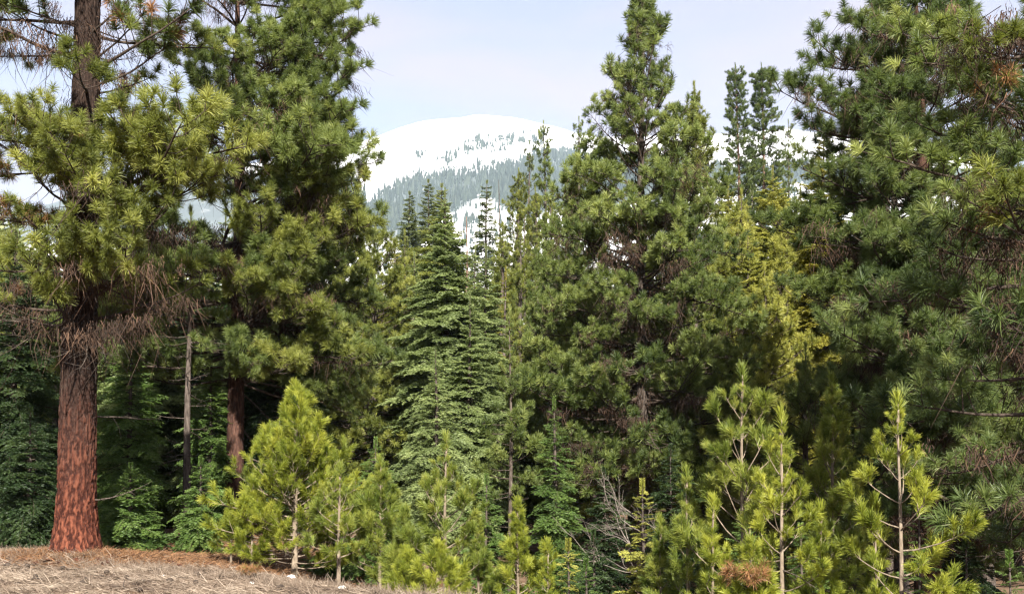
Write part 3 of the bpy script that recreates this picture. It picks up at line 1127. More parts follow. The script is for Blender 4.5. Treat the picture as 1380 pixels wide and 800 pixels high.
# ------------------------------------------------------------------ the great pine on the bank
PBOUGH = 'pine_hi'
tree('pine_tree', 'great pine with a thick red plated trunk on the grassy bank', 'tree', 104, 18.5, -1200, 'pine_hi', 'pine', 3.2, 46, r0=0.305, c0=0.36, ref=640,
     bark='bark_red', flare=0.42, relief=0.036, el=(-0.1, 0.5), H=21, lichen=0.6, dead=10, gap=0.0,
     keep=lambda P, cx, cy_, z, L, loc: z > 7.6,
     boughs=[
         ((-60, 150), 16.8, 210, 'pine_hi', 'pine'), ((20, 130), 16.4, 205, 'pine_hi', 'pine'), ((70, 150), 16.6, 230, 'pine_hi', 'pine'), ((10, 185), 16.2, 235, 'pine_hi', 'pine'),
         ((-40, 215), 17.2, 230, 'pine_brown', 'pine'), ((60, 200), 16.6, 250, 'pine_brown', 'pine'),
         ((10, 300), 17.0, 320, 'pine_brown', 'pine'), ((-30, 280), 17.6, 300, 'pine_brown', 'pine'),
         ((345, 205), 17.2, 270, 'pine_hi', 'pine'), ((330, 260), 17.6, 290, 'pine_hi', 'pine'), ((260, 195), 16.6, 265, 'pine_hi', 'pine'), ((250, 245), 16.4, 300, 'pine_hi', 'pine'), ((190, 270), 16.6, 310, 'pine_hi', 'pine'), ((300, 240), 16.0, 290, 'pine_hi', 'pine'),
         ((165, 255), 16.9, 290, 'pine_hi', 'pine'),
         ((235, 350), 16.6, 390, 'pine_hi', 'pine'), ((170, 345), 16.3, 385, 'pine_hi', 'pine'), ((110, 350), 16.4, 380, 'pine_hi', 'pine'), ((215, 385), 17.2, 400, 'pine_hi', 'pine'), ((60, 365), 16.8, 395, 'pine_hi', 'pine'),
         ((200, 35), 18.0, 85, 'pine_sparse', 'pine_mid'), ((260, 15), 17.6, 90, 'pine_brown', 'pine_mid'), ((240, 85), 18.5, 118, 'pine_sparse', 'pine_mid'), ((215, 115), 19.0, 128, 'pine_sparse', 'pine'), ((-20, 20), 18.0, 60, 'pine_sparse', 'pine_mid'),
         ((-30, 60), 18.6, 70, 'pine_sparse', 'pine_mid'), ((10, -10), 17.4, 40, 'pine_hi', 'pine_mid'), ((175, -10), 17.6, 50, 'pine_sparse', 'pine_mid'),
         ((100, 190), 16.0, 240, 'pine_hi', 'pine'), ((135, 240), 16.0, 280, 'pine_hi', 'pine'), ((80, 250), 16.3, 290, 'pine_hi', 'pine'), ((-50, 345), 17.0, 370, 'pine_hi', 'pine'), ((10, 375), 16.6, 400, 'pine_sparse', 'pine'),
         ((285, 300), 17, 330, 'pine_hi', 'pine'), ((-40, 410), 17.4, 440, 'bare', None), ((20, 420), 17.0, 450, 'bare', None), ((230, 420), 17.2, 450, 'bare', None), ((180, 430), 16.8, 455, 'bare', None), ((-60, 400), 18.2, 420, 'pine_sparse', 'pine'), ((130, 440), 16.9, 460, 'bare', None),
         ((70, 420), 16.9, 440, 'pine_sparse', 'pine'), ((270, 400), 17.8, 430, 'pine_sparse', 'pine'),
     ])

tree('pine_tree', 'tall dense pine with a reddish trunk behind the bright young pine', 'tree', 318, 26, -300, 'pine_hi', 'pine_mid', 3.8, 165, r0=0.22, c0=0.235, ref=560,
     bark='bark_brown', el=(-0.15, 0.45), lichen=0.45, dead=14, H=14.6, pw=0.3, whorls=17, keep=lambda P, cx, cy_, z, L, loc: not (z > 7.2 and cx < -0.1 and (z * 7.3) % 1 < 0.8),
     boughs=[((485, 150), 25.4, 190, 'pine_hi', 'pine_mid'), ((470, 200), 24.6, 240, 'pine_hi', 'pine_mid'), ((445, 60), 25, 110, 'pine_hi', 'pine_mid'), ((500, 170), 25, 215, 'pine_hi', 'pine_mid'), ((430, 130), 24, 170, 'pine_hi', 'pine_mid'), ((460, 20), 25.6, 70, 'pine_hi', 'pine_mid'),
             ((420, 250), 23.6, 280, 'pine_hi', 'pine'), ((360, 140), 23.4, 180, 'pine_hi', 'pine_mid'), ((330, 60), 23.4, 110, 'pine_hi', 'pine_mid'), ((395, 310), 23.4, 330, 'pine_hi', 'pine'), ((455, 440), 24, 430, 'pine_hi', 'pine'),
             ((520, 330), 25, 330, 'pine_hi', 'pine'), ((510, 300), 24.6, 320, 'pine_hi', 'pine'), ((480, 350), 24, 360, 'pine_hi', 'pine'), ((440, 400), 23.4, 410, 'pine_hi', 'pine'), ((490, 490), 24.4, 480, 'pine_hi', 'pine'),
             ((430, 500), 24, 500, 'pine_hi', 'pine'), ((380, 395), 23.2, 420, 'pine_hi', 'pine'), ((515, 225), 25.4, 260, 'pine_hi', 'pine_mid'), ((500, 110), 25.6, 150, 'pine_hi', 'pine_mid'), ((250, 500), 24, 490, 'pine_hi', 'pine_mid'),
             ((505, 60), 26, 110, 'pine_hi', 'pine_mid'), ((480, 260), 24, 290, 'pine_hi', 'pine_mid')])

# central pine and its neighbours
tree('pine_tree', 'tall cone shaped pine standing alone against the sky at the centre of the wood', 'tree', 866, 30, -55, 'pine_mid', 'pine_mid', 4.0, 270, r0=0.19, c0=0.17, ref=560,
     bark='bark_grey', el=(-0.2, 1.1), lichen=0.55, dead=16, pw=0.80, airy=0.28, lobe=0.08, sizevar=0.25)
tree('pine_tree', 'bushy pine crowding the right shoulder of the tall cone shaped pine', 'tree', 936, 34, 128, 'pine_mid', 'pine', 2.3, 170, c0=0.12, el=(-0.2, 0.95), pw=0.5)
tree('pine_tree', 'round topped pine crowding the left side of the tall cone shaped pine', 'tree', 764, 40, 258, 'pine_mid', 'pine_mid', 3.2, 160, c0=0.10, el=(-0.15, 0.8), pw=0.7)

# right hand giants
tree('pine_tree', 'huge deep green pine whose long boughs cover the right of the view', 'tree', 1243, 20.5, -400, 'pine_hi', 'pine_blue', 3.5, 170, whorls=17, keep=lambda P, cx, cy_, z, L, loc: loc.x + cx * (L + 0.25) > (5.3 if z < 6.5 else 4.9), r0=0.25, c0=0.15, ref=300, H=12.8,
     bark='bark_brown', el=(-0.2, 0.55), lichen=0.6, dead=16, pw=0.5,
     boughs=[((1062, 110), 19.6, 200, 'pine_hi', 'pine_blue'), ((1125, 60), 19.4, 110, 'pine_hi', 'pine_blue'), ((1150, 10), 19.6, 60, 'pine_hi', 'pine_blue'), ((1180, 95), 18.8, 140, 'pine_hi', 'pine_blue'), ((1135, 120), 19, 165, 'pine_hi', 'pine_blue'), ((1200, 30), 18.8, 70, 'pine_hi', 'pine_blue'), ((1210, 150), 18.4, 190, 'pine_hi', 'pine_blue'),
             ((1100, 30), 20, 120, 'pine_hi', 'pine_blue'), ((1085, 240), 19.4, 280, 'pine_hi', 'pine_blue'), ((1090, 330), 19.4, 350, 'pine_hi', 'pine_blue'),
             ((1075, 300), 19.0, 330, 'pine_hi', 'pine_mid'), ((1120, 400), 18.6, 410, 'pine_hi', 'pine_mid'), ((1120, 150), 19.4, 210, 'pine_hi', 'pine_blue'), ((1230, 460), 18.2, 430, 'pine_hi', 'pine_blue'), ((1270, 520), 18.0, 500, 'pine_hi', 'pine_blue'), ((1190, 560), 18.4, 540, 'pine_hi', 'pine_blue'),
             ((1310, 590), 18.2, 560, 'pine_hi', 'pine_blue'), ((1250, 400), 18.0, 380, 'pine_hi', 'pine_blue'), ((1250, 620), 18.6, 600, 'pine_sparse', 'pine_blue'), ((1235, 330), 18, 320, 'pine_hi', 'pine_blue')])
tree('pine_tree', 'slender deep green pine just behind the huge right hand pine', 'tree', 1206, 25, -200, 'pine_hi', 'pine_blue', 2.2, 90, r0=0.16, c0=0.25, ref=200, H=13.5, bark='bark_grey', lichen=0.3, pw=0.5)
tree('pine_tree', 'near pine with long coarse needles reaching in from the right edge', 'tree', 1410, 13.2, -400, 'pine_hi', 'pine_blue', 2.3, 44, r0=0.17, c0=0.3, ref=300, H=8.8, bark='bark_grey', lichen=0.6, dead=8, pw=0.4,
     boughs=[((1240, 20), 12.6, 60, 'pine_hi', 'pine_mid'), ((1310, 30), 11.8, 70, 'pine_hi', 'pine'), ((1270, 60), 12.2, 90, 'pine_hi', 'pine_mid'), ((1290, 130), 12.4, 150, 'pine_brown', 'pine_mid'), ((1215, 205), 12.4, 260, 'pine_hi', 'pine_mid'),
             ((1300, 240), 12.0, 280, 'pine_hi', 'pine_mid'), ((1330, 290), 11.6, 320, 'pine_brown', 'pine'), ((1260, 300), 12.8, 330, 'pine_hi', 'pine_blue'), ((1240, 420), 13, 430, 'pine_sparse', 'pine_blue'), ((1310, 470), 12.6, 460, 'pine_hi', 'pine_blue'),
             ((1230, 140), 13.2, 200, 'pine_hi', 'pine_blue')])

# firs of the middle
tree('fir_tree', 'tall silvery green fir with drooping sprays in the middle of the wood', 'tree', 601, 38, 268, 'fir_mid', 'fir', 3.5, 297, c0=0.04, el=(-0.55, 0.35), pw=0.78)
tree('fir_tree', 'shorter silvery fir standing in front of the tall silvery one', 'tree', 588, 29, 482, 'fir_hi', 'fir', 1.8, 190, c0=0.03, el=(-0.55, 0.35), pw=0.85)
tree('fir_tree', 'silvery fir close to the right of the tall silvery one', 'tree', 655, 42, 345, 'fir_mid', 'fir', 2.7, 240, c0=0.04, el=(-0.55, 0.35), pw=0.78)
tree('fir_tree', 'small dark green fir left of the grey dead brush', 'tree', 748, 23.5, 548, 'fir_hi', 'fir_green', 1.15, 150, c0=0.05, el=(-0.55, 0.35), pw=0.75)
tree('pine_tree', 'thin pale pine with a bare lower stem left of the small dark fir', 'tree', 688, 27, 430, 'pine_mid', 'pine_mid', 0.95, 46, c0=0.36, r0=0.055, dead=16, bark='wood_grey', ref=600)
tree('fir_tree', 'slim yellow fir poking up beside the silvery firs', 'tree', 680, 44, 372, 'fir_mid', 'gold', 0.9, 90, c0=0.1, pw=0.85)
tree('fir_tree', 'yellowish rounded fir at the right end of the dense pine', 'tree', 532, 47, 340, 'fir_mid', 'gold', 2.1, 190, c0=0.1, pw=0.6)
tree('pine_tree', 'olive green pine filling the gap right of the dense pine', 'tree', 505, 40, 312, 'pine_mid', 'pine', 3.0, 160, c0=0.06, pw=0.5)
tree('pine_tree', 'olive pine half hidden by the right edge of the tall dense pine', 'tree', 458, 42, 315, 'pine_mid', 'pine', 3.0, 150, c0=0.06, pw=0.5)
tree('pine_tree', 'small olive pine between the yellowish rounded fir and the tall silvery fir', 'tree', 545, 52, 322, 'pine_mid', 'pine', 2.2, 120, c0=0.08, pw=0.6)
tree('fir_tree', 'tall yellow green fir left of the huge right hand pine', 'tree', 1046, 40, 238, 'fir_mid', 'fir_yellow', 3.0, 297, c0=0.1, el=(-0.5, 0.4), pw=0.55)
tree('fir_tree', 'lower yellow green fir in front of the taller yellow green one', 'tree', 1008, 35, 320, 'fir_mid', 'fir_yellow', 2.7, 270, c0=0.04, el=(-0.55, 0.35), pw=0.6)
tree('pine_tree', 'golden leaved conifer glimpsed through the huge right hand pine', 'tree', 1112, 36, 176, 'fir_mid', 'gold', 2.3, 240, c0=0.2, pw=0.7)
tree('fir_tree', 'green conifer between the two yellow green firs and the bushy pine', 'tree', 955, 50, 300, 'pine_mid', 'pine', 2.0, 90, c0=0.06, pw=0.7)

tree('fir_tree', 'silvery fir tucked behind the left side of the tall silvery one', 'tree', 556, 43, 352, 'fir_mid', 'fir', 2.3, 190, c0=0.06, pw=0.8)
tree('fir_tree', 'fresh green fir between the tall silvery fir and its right neighbour', 'tree', 632, 36, 405, 'fir_mid', 'fir', 1.9, 180, c0=0.05, pw=0.8)
tree('pine_tree', 'olive pine behind the fir pair right of the tall silvery fir', 'tree', 700, 50, 318, 'pine_mid', 'pine', 2.4, 120, c0=0.1, pw=0.65)
tree('pine_tree', 'olive pine filling the gap under the tall far pointed pine', 'tree', 742, 54, 275, 'pine_mid', 'pine', 2.2, 110, c0=0.1, pw=0.65)
tree('fir_tree', 'pale green fir showing under the bare snags', 'tree', 640, 56, 338, 'fir_mid', 'fir', 2.6, 190, c0=0.1, pw=0.8)
tree('pine_tree', 'sunlit young looking pine low in front of the cone shaped pine at its left', 'tree', 800, 34, 400, 'pine_mid', 'pine', 1.7, 90, c0=0.08, pw=0.65)
tree('fir_tree', 'yellow green fir right beside the bushy shouldering pine', 'tree', 982, 43, 258, 'fir_mid', 'fir_yellow', 2.7, 270, c0=0.05, pw=0.55)
tree('fir_tree', 'yellow green fir half hidden by the left boughs of the huge right hand pine', 'tree', 1080, 42, 262, 'fir_mid', 'fir_yellow', 2.9, 280, c0=0.05, pw=0.55)
tree('pine_tree', 'low olive pine between the bushy shouldering pine and the tall young pine', 'tree', 1000, 28, 490, 'pine_mid', 'pine', 1.6, 80, c0=0.06, pw=0.6)
tree('pine_tree', 'low green pine under the left boughs of the huge right hand pine', 'tree', 1085, 26, 480, 'pine_mid', 'pine_mid', 1.5, 80, c0=0.06, pw=0.6)

tree('pine_tree', 'feathery yellow green pine between the bushy shouldering pine and the yellow green firs', 'tree', 1002, 37.5, 272, 'pine_mid', 'fir_yellow', 2.1, 150, c0=0.08, pw=0.55)
tree('pine_tree', 'feathery yellow green pine under the golden conifer', 'tree', 1062, 36.5, 296, 'pine_mid', 'fir_yellow', 2.2, 150, c0=0.08, pw=0.55)
tree('pine_tree', 'lowest feathery yellow green pine, just above the tall young pine', 'tree', 1032, 33.5, 372, 'pine_mid', 'fir_yellow', 1.9, 130, c0=0.08, pw=0.55)
tree('pine_tree', 'olive pine closing the gap right of the far slim fir', 'tree', 676, 47, 312, 'pine_mid', 'pine', 2.0, 120, c0=0.08, pw=0.6)

# firs and thin trees at the left
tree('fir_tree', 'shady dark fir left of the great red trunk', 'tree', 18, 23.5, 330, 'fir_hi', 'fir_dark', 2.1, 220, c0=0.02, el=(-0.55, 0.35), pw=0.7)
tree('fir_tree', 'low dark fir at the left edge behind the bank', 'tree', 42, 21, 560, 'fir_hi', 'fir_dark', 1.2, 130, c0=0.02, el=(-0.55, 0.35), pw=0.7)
tree('fir_tree', 'green fir right behind the great red trunk', 'tree', 176, 23.5, 460, 'fir_hi', 'fir_green', 1.5, 190, c0=0.03, el=(-0.55, 0.35), pw=0.7)
tree('fir_tree', 'little green fir at the foot of the great red trunk', 'tree', 178, 20.8, 632, 'fir_hi', 'fir_green', 0.95, 120, c0=0.03, el=(-0.2, 0.6), pw=0.7)
tree('fir_tree', 'green fir branches behind the thin bare trunk', 'tree', 285, 26, 490, 'fir_hi', 'fir_green', 1.3, 140, c0=0.05, pw=0.7)
tree('fir_tree', 'low green fir left of the bright young pine', 'tree', 272, 20.6, 625, 'fir_hi', 'fir_green', 0.85, 90, c0=0.03, pw=0.7)
tree('pine_tree', 'thin grey trunk with dead twigs between the green firs', 'tree', 252, 24, 300, 'pine_hi', 'pine_mid', 1.0, 26, c0=0.62, r0=0.085, dead=40, bark='bark_grey', lichen=0.4, ref=640)

# far trees
tree('fir_tree', 'far spire shaped fir left of the twin far firs', 'tree', 551, 85, 262, 'fir_far', 'far', 4.55, 211, c0=0.4, pw=0.85, el=(-0.55, 0.35))
tree('fir_tree', 'left and darker of the twin far firs below the snow', 'tree', 578, 88, 245, 'fir_far', 'far', 4.55, 211, c0=0.4, pw=0.85, el=(-0.55, 0.35))
tree('fir_tree', 'right and sunnier of the twin far firs below the snow', 'tree', 594, 78, 252, 'fir_far', 'pine', 4.90, 211, c0=0.4, pw=0.8, el=(-0.55, 0.35))
tree('fir_tree', 'far slim fir beside a bare snag in front of the snow', 'tree', 656, 92, 247, 'fir_far', 'far', 3.85, 158, c0=0.4, pw=0.8, el=(-0.55, 0.35))
snag('dead_tree', 'tall thin bare snag right of the far slim fir', 672, 95, 243, 26, 1.2)
snag('dead_tree', 'greyish bare snag with many fine twigs between the silvery firs', 628, 62, 292, 60, 2.2, bark='bark_pink')
snag('dead_tree', 'short pale snag in front of the sunny far pines', 708, 62, 292, 14, 0.8, bark='wood_grey', r0=0.08)
tree('pine_tree', 'sunny far pine with a domed top right of the snags', 'tree', 697, 70, 236, 'pine_mid', 'pine', 3.04, 150, c0=0.3, pw=0.6)
tree('pine_tree', 'lower sunny far pine behind the slim yellow fir', 'tree', 722, 64, 262, 'pine_mid', 'pine', 2.64, 131, c0=0.3, pw=0.6)
tree('pine_tree', 'far dark pine with sparse tiers in front of the snow', 'tree', 712, 80, 198, 'pine_mid', 'far', 2.20, 63, c0=0.42, pw=0.6, bark='bark_grey', r0=0.25, dead=8)
tree('pine_tree', 'tall far pine with a pointed top left of the cone shaped pine', 'tree', 735, 70, 172, 'pine_mid', 'pine_mid', 2.42, 112, c0=0.35, pw=0.7, r0=0.22)
tree('pine_tree', 'slender far pine touching the left edge of the cone shaped pine', 'tree', 779, 66, 166, 'pine_mid', 'pine_mid', 1.54, 93, c0=0.35, pw=0.6)
tree('pine_tree', 'left of the two tall far pines with bare trunks', 'tree', 994, 78, 92, 'pine_mid', 'pine_blue', 2.5, 280, c0=0.42, pw=0.75, sizevar=0.6, r0=0.26, bark='bark_pink', el=(-0.55, 0.35), ref=180)
tree('pine_tree', 'right of the two tall far pines with bare trunks', 'tree', 1027, 80, 93, 'pine_mid', 'pine_blue', 3.0, 280, c0=0.55, pw=0.8, sizevar=0.6, r0=0.30, bark='bark_pink', el=(-0.55, 0.35), ref=180)
tree('pine_tree', 'small far pine left of the huge right hand pine', 'tree', 1068, 82, 168, 'pine_mid', 'far', 1.87, 82, c0=0.35, pw=0.6, r0=0.18)
tree('fir_tree', 'far fir at the foot of the two tall far pines', 'tree', 1015, 72, 262, 'fir_far', 'far', 2.80, 105, c0=0.4, pw=0.8)

# ------------------------------------------------------------------ young trees in front
YW = M['wood_pale']


def young(label, px, d, top, W_, n, mat='young', c0=0.1, kind='young', el=(0.05, 1.0), pw=0.75, r0=0.03, ref=680, **k):
    k.setdefault('flare', 0.15)
    return tree('young_pine', label, 'young tree', px, d, top, kind, mat, W_, n, c0=c0, el=el, pw=pw, r0=r0, ref=ref, bark='wood_pale', wood=YW, sizevar=0.5, **k)


young('bright yellow green bushy young pine, largest on the bank', 398, 19, 533, 1.5, 130, c0=0.05, r0=0.045, pw=0.62, dead=6)
young('young pine with a thin pale stem right of the largest bushy one', 457, 17.6, 640, 0.8, 26, 'young_green', c0=0.25, r0=0.028, kind='young_bare')
young('loose green young pine between the bushy one and the upright one', 512, 18, 632, 0.85, 46, 'young_green', c0=0.15)
young('upright young pine with a slim stem in the middle of the front row', 600, 16.5, 603, 0.95, 44, 'young_green', c0=0.15, r0=0.030, dead=8, whorls=10, kind='young_bare', el=(0.05, 0.9))
young('small bright young pine right of the upright one', 698, 15.5, 690, 0.42, 30, 'young', c0=0.30, r0=0.018)
young('tiny bright young pine near the dead brush', 738, 15, 745, 0.3, 20, 'young', c0=0.1, r0=0.014)
young('low bushy young pine under the loose green one', 545, 16.5, 700, 0.5, 30, 'young_green', c0=0.1, r0=0.02)
young('low young pine with needles to the ground left of the upright one', 645, 16.8, 715, 0.5, 30, 'young_green', c0=0.1, r0=0.02)
young('tall young pine with long side limbs at the right front', 1001, 14.2, 518, 1.1, 44, 'young_green', c0=0.25, r0=0.034, pw=0.55, dead=6, whorls=11, kind='young_bare', el=(0.1, 0.8))
young('pale stemmed young pine close to the right of the tall one', 1053, 13, 577, 0.66, 34, 'young', c0=0.25, r0=0.026, pw=0.55, dead=8, whorls=10, kind='young_bare', el=(0.05, 0.8))
young('thin young pine left of the tall one', 926, 14.6, 650, 0.55, 24, 'young_green', c0=0.2, r0=0.022)
young('short young pine with a crooked stem under the tall one', 960, 13.6, 690, 0.42, 18, 'young', c0=0.25, r0=0.018)
young('sparse young pine with whorled bare limbs in front of the dark right hand shade', 1213, 12.4, 558, 0.8, 32, 'young', c0=0.22, r0=0.024, kind='young_bare', pw=0.45, el=(-0.05, 0.7), dead=10, whorls=9)
young('dull green young pine behind the pale stemmed one', 1122, 17.5, 525, 1.1, 60, 'young_green', c0=0.1, r0=0.035, kind='young', pw=0.6)
young('low spreading young pine at the foot of the sparse one', 1180, 13.4, 690, 0.5, 24, 'young', c0=0.05, r0=0.018)
young('thin seedling pine at the left foot of the largest bushy one', 340, 18.6, 655, 0.5, 30, 'young', c0=0.15, r0=0.015)
young('smaller seedling pine left of the thin seedling', 312, 18.8, 690, 0.35, 22, 'young', c0=0.2, r0=0.012)
tree('young_fir', 'yellow green young fir at the left of the right front group', 'young tree', 866, 16.5, 660, 'fir_hi', 'fir_yellow', 0.72, 80, c0=0.04, pw=0.75, r0=0.03)
tree('young_fir', 'small yellow green fir low at the bottom centre', 'young tree', 766, 15, 738, 'fir_hi', 'fir_yellow', 0.35, 46, c0=0.04, pw=0.75, r0=0.015)
tree('young_fir', 'small green fir top at the bottom right corner', 'young tree', 1355, 12.6, 758, 'fir_hi', 'fir_green', 0.4, 40, c0=0.04, pw=0.8, r0=0.015)
tree('young_fir', 'fresh green fir low behind the sparse whorled young pine', 'young tree', 1235, 14.6, 690, 'fir_hi', 'fir_green', 0.7, 50, c0=0.04, pw=0.75, r0=0.02)

def low(label, px, d, top, W_, n, mat, sp='fir_hi', nm='young_fir', **k):
    tree(nm, label, 'young tree', px, d, top, sp, mat, W_, n, c0=0.03, pw=0.65, r0=0.03, ref=700, sizevar=0.6, **k)


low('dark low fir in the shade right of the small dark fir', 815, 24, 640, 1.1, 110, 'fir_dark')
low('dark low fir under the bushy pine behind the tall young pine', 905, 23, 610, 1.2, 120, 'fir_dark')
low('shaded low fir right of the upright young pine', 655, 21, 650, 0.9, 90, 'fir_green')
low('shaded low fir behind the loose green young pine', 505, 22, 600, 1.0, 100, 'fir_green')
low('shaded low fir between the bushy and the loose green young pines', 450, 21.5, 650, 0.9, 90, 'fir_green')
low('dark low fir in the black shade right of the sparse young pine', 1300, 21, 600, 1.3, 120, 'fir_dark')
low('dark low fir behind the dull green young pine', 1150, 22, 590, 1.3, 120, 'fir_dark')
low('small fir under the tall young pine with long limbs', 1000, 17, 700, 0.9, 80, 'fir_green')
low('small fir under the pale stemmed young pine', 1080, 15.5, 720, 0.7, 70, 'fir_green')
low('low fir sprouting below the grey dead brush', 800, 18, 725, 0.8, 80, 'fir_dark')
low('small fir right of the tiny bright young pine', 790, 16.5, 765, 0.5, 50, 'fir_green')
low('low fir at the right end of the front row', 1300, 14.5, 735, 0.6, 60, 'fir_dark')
young('low ragged young pine left of the thin young pine', 890, 15.2, 715, 0.55, 34, 'young_green', c0=0.08, r0=0.016)
young('low ragged young pine under the upright young pine', 590, 15.2, 745, 0.5, 34, 'young', c0=0.05, r0=0.018)
young('low ragged young pine at the edge of the straw', 548, 15.8, 752, 0.42, 30, 'young', c0=0.05, r0=0.016)
young('low ragged young pine beside the red brown clump at the bottom', 1010, 12.8, 745, 0.5, 30, 'young', c0=0.05, r0=0.018)
young('low ragged young pine right of the pale stemmed one', 1105, 13.2, 700, 0.55, 32, 'young', c0=0.05, r0=0.018)

# ------------------------------------------------------------------ the crowded wood behind
FILL_X = [-150, 0, 120, 250, 400, 500, 540, 600, 680, 760, 820, 900, 960, 1060, 1120, 1300, 1500]
FILL_T = [235, 240, 270, 270, 300, 320, 345, 355, 340, 330, 320, 310, 300, 290, 215, 190, 190]
GROUPS = [('fir_tree', 'shaded fir of the crowded wood behind', 'fir_mid', 'fir_dark', 2.9, 150), ('pine_tree', 'green pine of the crowded wood behind', 'pine_mid', 'pine_mid', 2.5, 90),
          ('fir_tree', 'shaded fir of the crowded wood behind', 'fir_mid', 'fir', 2.9, 160), ('pine_tree', 'green pine of the crowded wood behind', 'pine_mid', 'pine', 2.5, 90)]
FILL = []
rows = [(29, 14), (36, 18), (46, 22), (58, 26)]
for ri, (d, cnt) in enumerate(rows):
    for i in range(cnt):
        px = -120 + 1640 * (i + 0.2 + 0.6 * RNG.random()) / cnt
        dd = d * (1 + 0.05 * RNG.normal())
        if d < 40 and 440 < px < 1130:      # the trees told apart one by one stand here
            continue
        top = float(np.interp(px, FILL_X, FILL_T)) + 90 * RNG.random() + (150 * RNG.random() if ri == 0 else 0) + (40 if ri == 1 else 0)
        nm, lb, sp, mt, w_, nb = GROUPS[int(RNG.integers(4))]
        o = tree(nm, None, None, px, dd, top, sp, mt, w_ * (0.75 + 0.5 * RNG.random()), nb, c0=0.06 + 0.12 * RNG.random(), pw=0.75,
                 group='firs of the crowded wood behind' if nm == 'fir_tree' else 'pines of the crowded wood behind', dead=4)
        FILL.append((px, dd, lb, o))
REFS = [(-150, 55, 'behind the shady dark firs at the left edge'), (55, 135, 'straight behind the great red trunk'), (135, 215, 'behind the green fir beside the great red trunk'),
        (215, 290, 'behind the thin grey trunk with dead twigs'), (290, 360, 'behind the trunk of the tall dense pine'), (360, 450, 'behind the bright bushy young pine'),
        (450, 530, 'behind the olive green pine'), (530, 630, 'behind the tall silvery fir'), (630, 715, 'behind the thin pale pine'), (715, 800, 'behind the round topped pine'),
        (800, 890, 'behind the cone shaped pine'), (890, 965, 'behind the bushy shouldering pine'), (965, 1060, 'behind the yellow green firs'), (1060, 1160, 'behind the golden conifer'),
        (1160, 1260, 'behind the huge right hand pine'), (1260, 1700, 'behind the near pine at the right edge')]
ORD = ['nearest', 'second', 'third', 'fourth', 'fifth', 'sixth', 'seventh', 'eighth', 'ninth', 'tenth']
for x0, x1, where in REFS:
    for kind, word in (('fir', 'shaded fir'), ('pine', 'green pine')):
        row = sorted([f for f in FILL if x0 <= f[0] < x1 and kind in f[3].name], key=lambda f: f[1])
        for q, f in enumerate(row):
            tag(f[3], word + ' of the crowded wood ' + where if len(row) == 1 else ORD[q] + ' ' + word + ' back in the wood ' + where, 'tree')


def far_woods():
    """The wood that runs on over the rise behind: ragged tiered conifers, one mass nobody could count."""
    mb = MB()
    n = 1500
    for i in range(n):
        y = 70 + 520 * RNG.random() ** 1.3
        u = -250 + 1900 * RNG.random()
        top = float(np.interp(u, FILL_X, FILL_T)) + 25 + 60 * RNG.random()
        P = at(u, top, y)
        gz = float(ground_z(P.x, y))
        H = min(30.0, P.z - gz)
        if H < 4:
            continue
        r = 0.16 * H * (0.8 + 0.5 * RNG.random())
        m = int(130 if y < 150 else 60)
        t = RNG.random(m) ** 0.8
        th = RNG.random(m) * 6.283
        A = np.stack([np.full(m, P.x), np.full(m, y), gz + H * (0.05 + 0.95 * t)], 1)
        l = r * (1 - t) ** 0.8 + 0.25
        D = np.stack([np.cos(th), np.sin(th), -0.25 + 0.7 * t + RNG.normal(size=m) * 0.15], 1)
        mb.blades(A, D, l, 0.10 * H * (0.5 + 0.5 * RNG.random(m)) * (1.1 - t), 0, 0.45 + RNG.normal(size=m) * 0.18 + RNG.normal() * 0.1, tip=0.3)
    o = link('far_woods', mb.mesh('far_woods', [N['far']]))
    tag(o, 'mass of conifers running on behind the nearer trees', None, None, 'stuff')


far_woods()

# ------------------------------------------------------------------ dead brush, stones, sticks
M['stone'] = bark_mat('pale stone', (0.45, 0.43, 0.40), (0.62, 0.60, 0.57), (0.75, 0.73, 0.70), (6, 6, 6), 0.4)


def fallen(label, px, py, d, L, az, el):
    P = at(px, py, d)
    P.z = max(P.z, float(ground_z(P.x, P.y)))
    r = link('dead_branch', None, None, P)
    tag(r, label, 'dead branch', 'grey dead brush by the small dark fir')
    for k in range(4):
        put('brush', r, (0, 0, 0), az + RNG.normal() * 0.35, el + RNG.normal() * 0.25, L * (1 - 0.17 * k), None, M['wood_brush'], 'limb')


M['wood_brush'] = bark_mat('bleached dead limb', (0.06, 0.05, 0.043), (0.13, 0.11, 0.095), (0.25, 0.22, 0.19), (12, 12, 4))
for (lb, px, py, L, az, el) in [
        ('long grey dead limb arching up and left beside the small dark fir', 850, 735, 1.9, 2.9, 0.8),
        ('grey dead limb lying nearly flat across the brush by the small dark fir', 862, 715, 1.6, 2.7, 0.25),
        ('upper grey dead limb pointing left from the foot of the cone shaped pine', 850, 690, 1.3, 3.0, 0.5),
        ('steep grey dead limb right beside the small dark fir', 808, 760, 1.3, 2.0, 1.0),
        ('lowest grey dead limb leaning left in the brush by the young yellow green fir', 858, 770, 1.5, 2.8, 0.5),
        ('bent grey dead limb crossing behind the young yellow green fir', 890, 720, 1.4, 2.4, 0.5)]:
    fallen(lb, px, py, 21.0 + RNG.random() * 1.5, L, az, el)


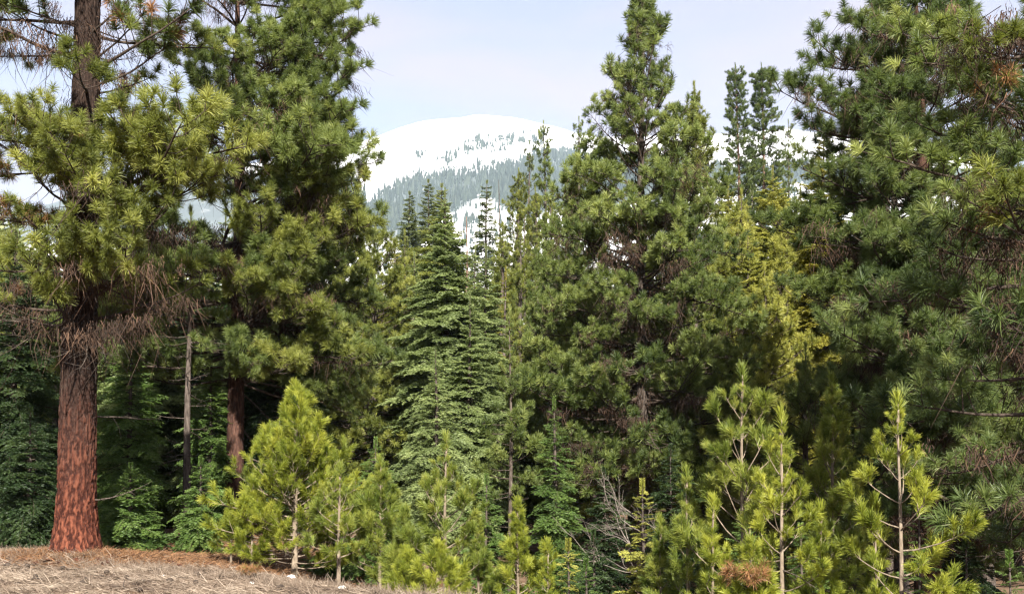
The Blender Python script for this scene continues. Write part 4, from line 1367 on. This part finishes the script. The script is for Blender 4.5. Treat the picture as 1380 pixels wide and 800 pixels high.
def stone(label, px, py, r):
    x, y, z = ray(px, py)
    s = -CAM_Z / z
    X, Y = x * s, y * s
    mb = MB()
    nu, nv = 10, 7
    th = np.linspace(0, 2 * PI, nu, endpoint=False)
    ph = np.linspace(-PI / 2, PI / 2, nv)
    R = r * (1 + RNG.normal(size=(nv, nu)) * 0.10)
    V = np.stack([R * np.cos(ph)[:, None] * np.cos(th) * 1.3, R * np.cos(ph)[:, None] * np.sin(th), R * np.sin(ph)[:, None] * 0.7 * np.ones(nu)], -1).reshape(-1, 3)
    i = np.arange(nv - 1)[:, None] * nu
    j = np.arange(nu)[None, :]
    k = (j + 1) % nu
    mb.add(V, np.stack([i + j, i + k, i + nu + k, i + nu + j], -1).reshape(-1, 4), 0, 0.5, True)
    o = link('stone', mb.mesh('stone', [M['stone']]), None, (X, Y, float(ground_z(X, Y)) + r * 0.45))
    tag(o, label, 'stone', 'white stones on the bank')


stone('white stone at the foot of the largest bushy young pine', 392, 771, 0.06)
stone('white stone in the straw beside the brown dead sprig', 339, 785, 0.035)
stone('white stone at the right end of the pale stick on the bank', 461, 790, 0.045)
stone('small white stone just behind the pale stick on the bank', 446, 781, 0.035)
stone('small white stone in the straw right of the great pine', 220, 774, 0.035)


def stick():
    x, y, z = ray(432, 790)
    s = -CAM_Z / z
    mb = MB()
    pts = curve((0, 0, 0.03), (1, 0.12, 0.02), 0.34, 6, 0, 0.08)
    mb.tube(pts, np.linspace(0.016, 0.009, len(pts)), 6, 0)
    o = link('stick', mb.mesh('stick', [M['wood_pale']]), None, (x * s, y * s, float(ground_z(x * s, y * s)) + 0.01))
    tag(o, 'pale stick lying in the straw between white stones', 'stick')


stick()


def sprig(label, px, py, d, L):
    P = at(px, py, d)
    P.z = max(P.z, float(ground_z(P.x, P.y)) + 0.03)
    r = link('dead_sprig', None, None, P)
    tag(r, label, 'dead sprig')
    for k in range(3):
        put('sprig', r, (0, 0, 0), 0.6 + k * 2.1, 0.35, L, None, None, 'twig')


fill_pool('sprig', [0.3], 3, lambda L: pine_branch(L, 'hi', deadp=1.0))
sprig('brown dead sprig lying on the straw near the largest bushy young pine', 336, 779, 15.6, 0.13)
sprig('red brown dead sprig at the foot of the tall young pine', 1006, 790, 12.6, 0.22)

# ------------------------------------------------------------------ air
def haze():
    x0, x1, y0, y1, z0, z1 = -7600, 7600, -2500, 6900, -40, 1480
    V = [(x, y, z) for z in (z0, z1) for y in (y0, y1) for x in (x0, x1)]
    mb = MB()
    mb.add(V, [[0, 2, 3, 1], [4, 5, 7, 6], [0, 1, 5, 4], [2, 6, 7, 3], [0, 4, 6, 2], [1, 3, 7, 5]], 0)
    m, n, o = new_mat('haze')
    p = n.nodes.new('ShaderNodeVolumePrincipled')
    p.inputs['Color'].default_value = (0.62, 0.80, 1.0, 1)
    p.inputs['Density'].default_value = 0.00009
    n.links.new(p.outputs[0], o.inputs['Volume'])
    h = link('haze', mb.mesh('haze', [m]))
    tag(h, 'thin bluish air', None, None, 'stuff')


haze()
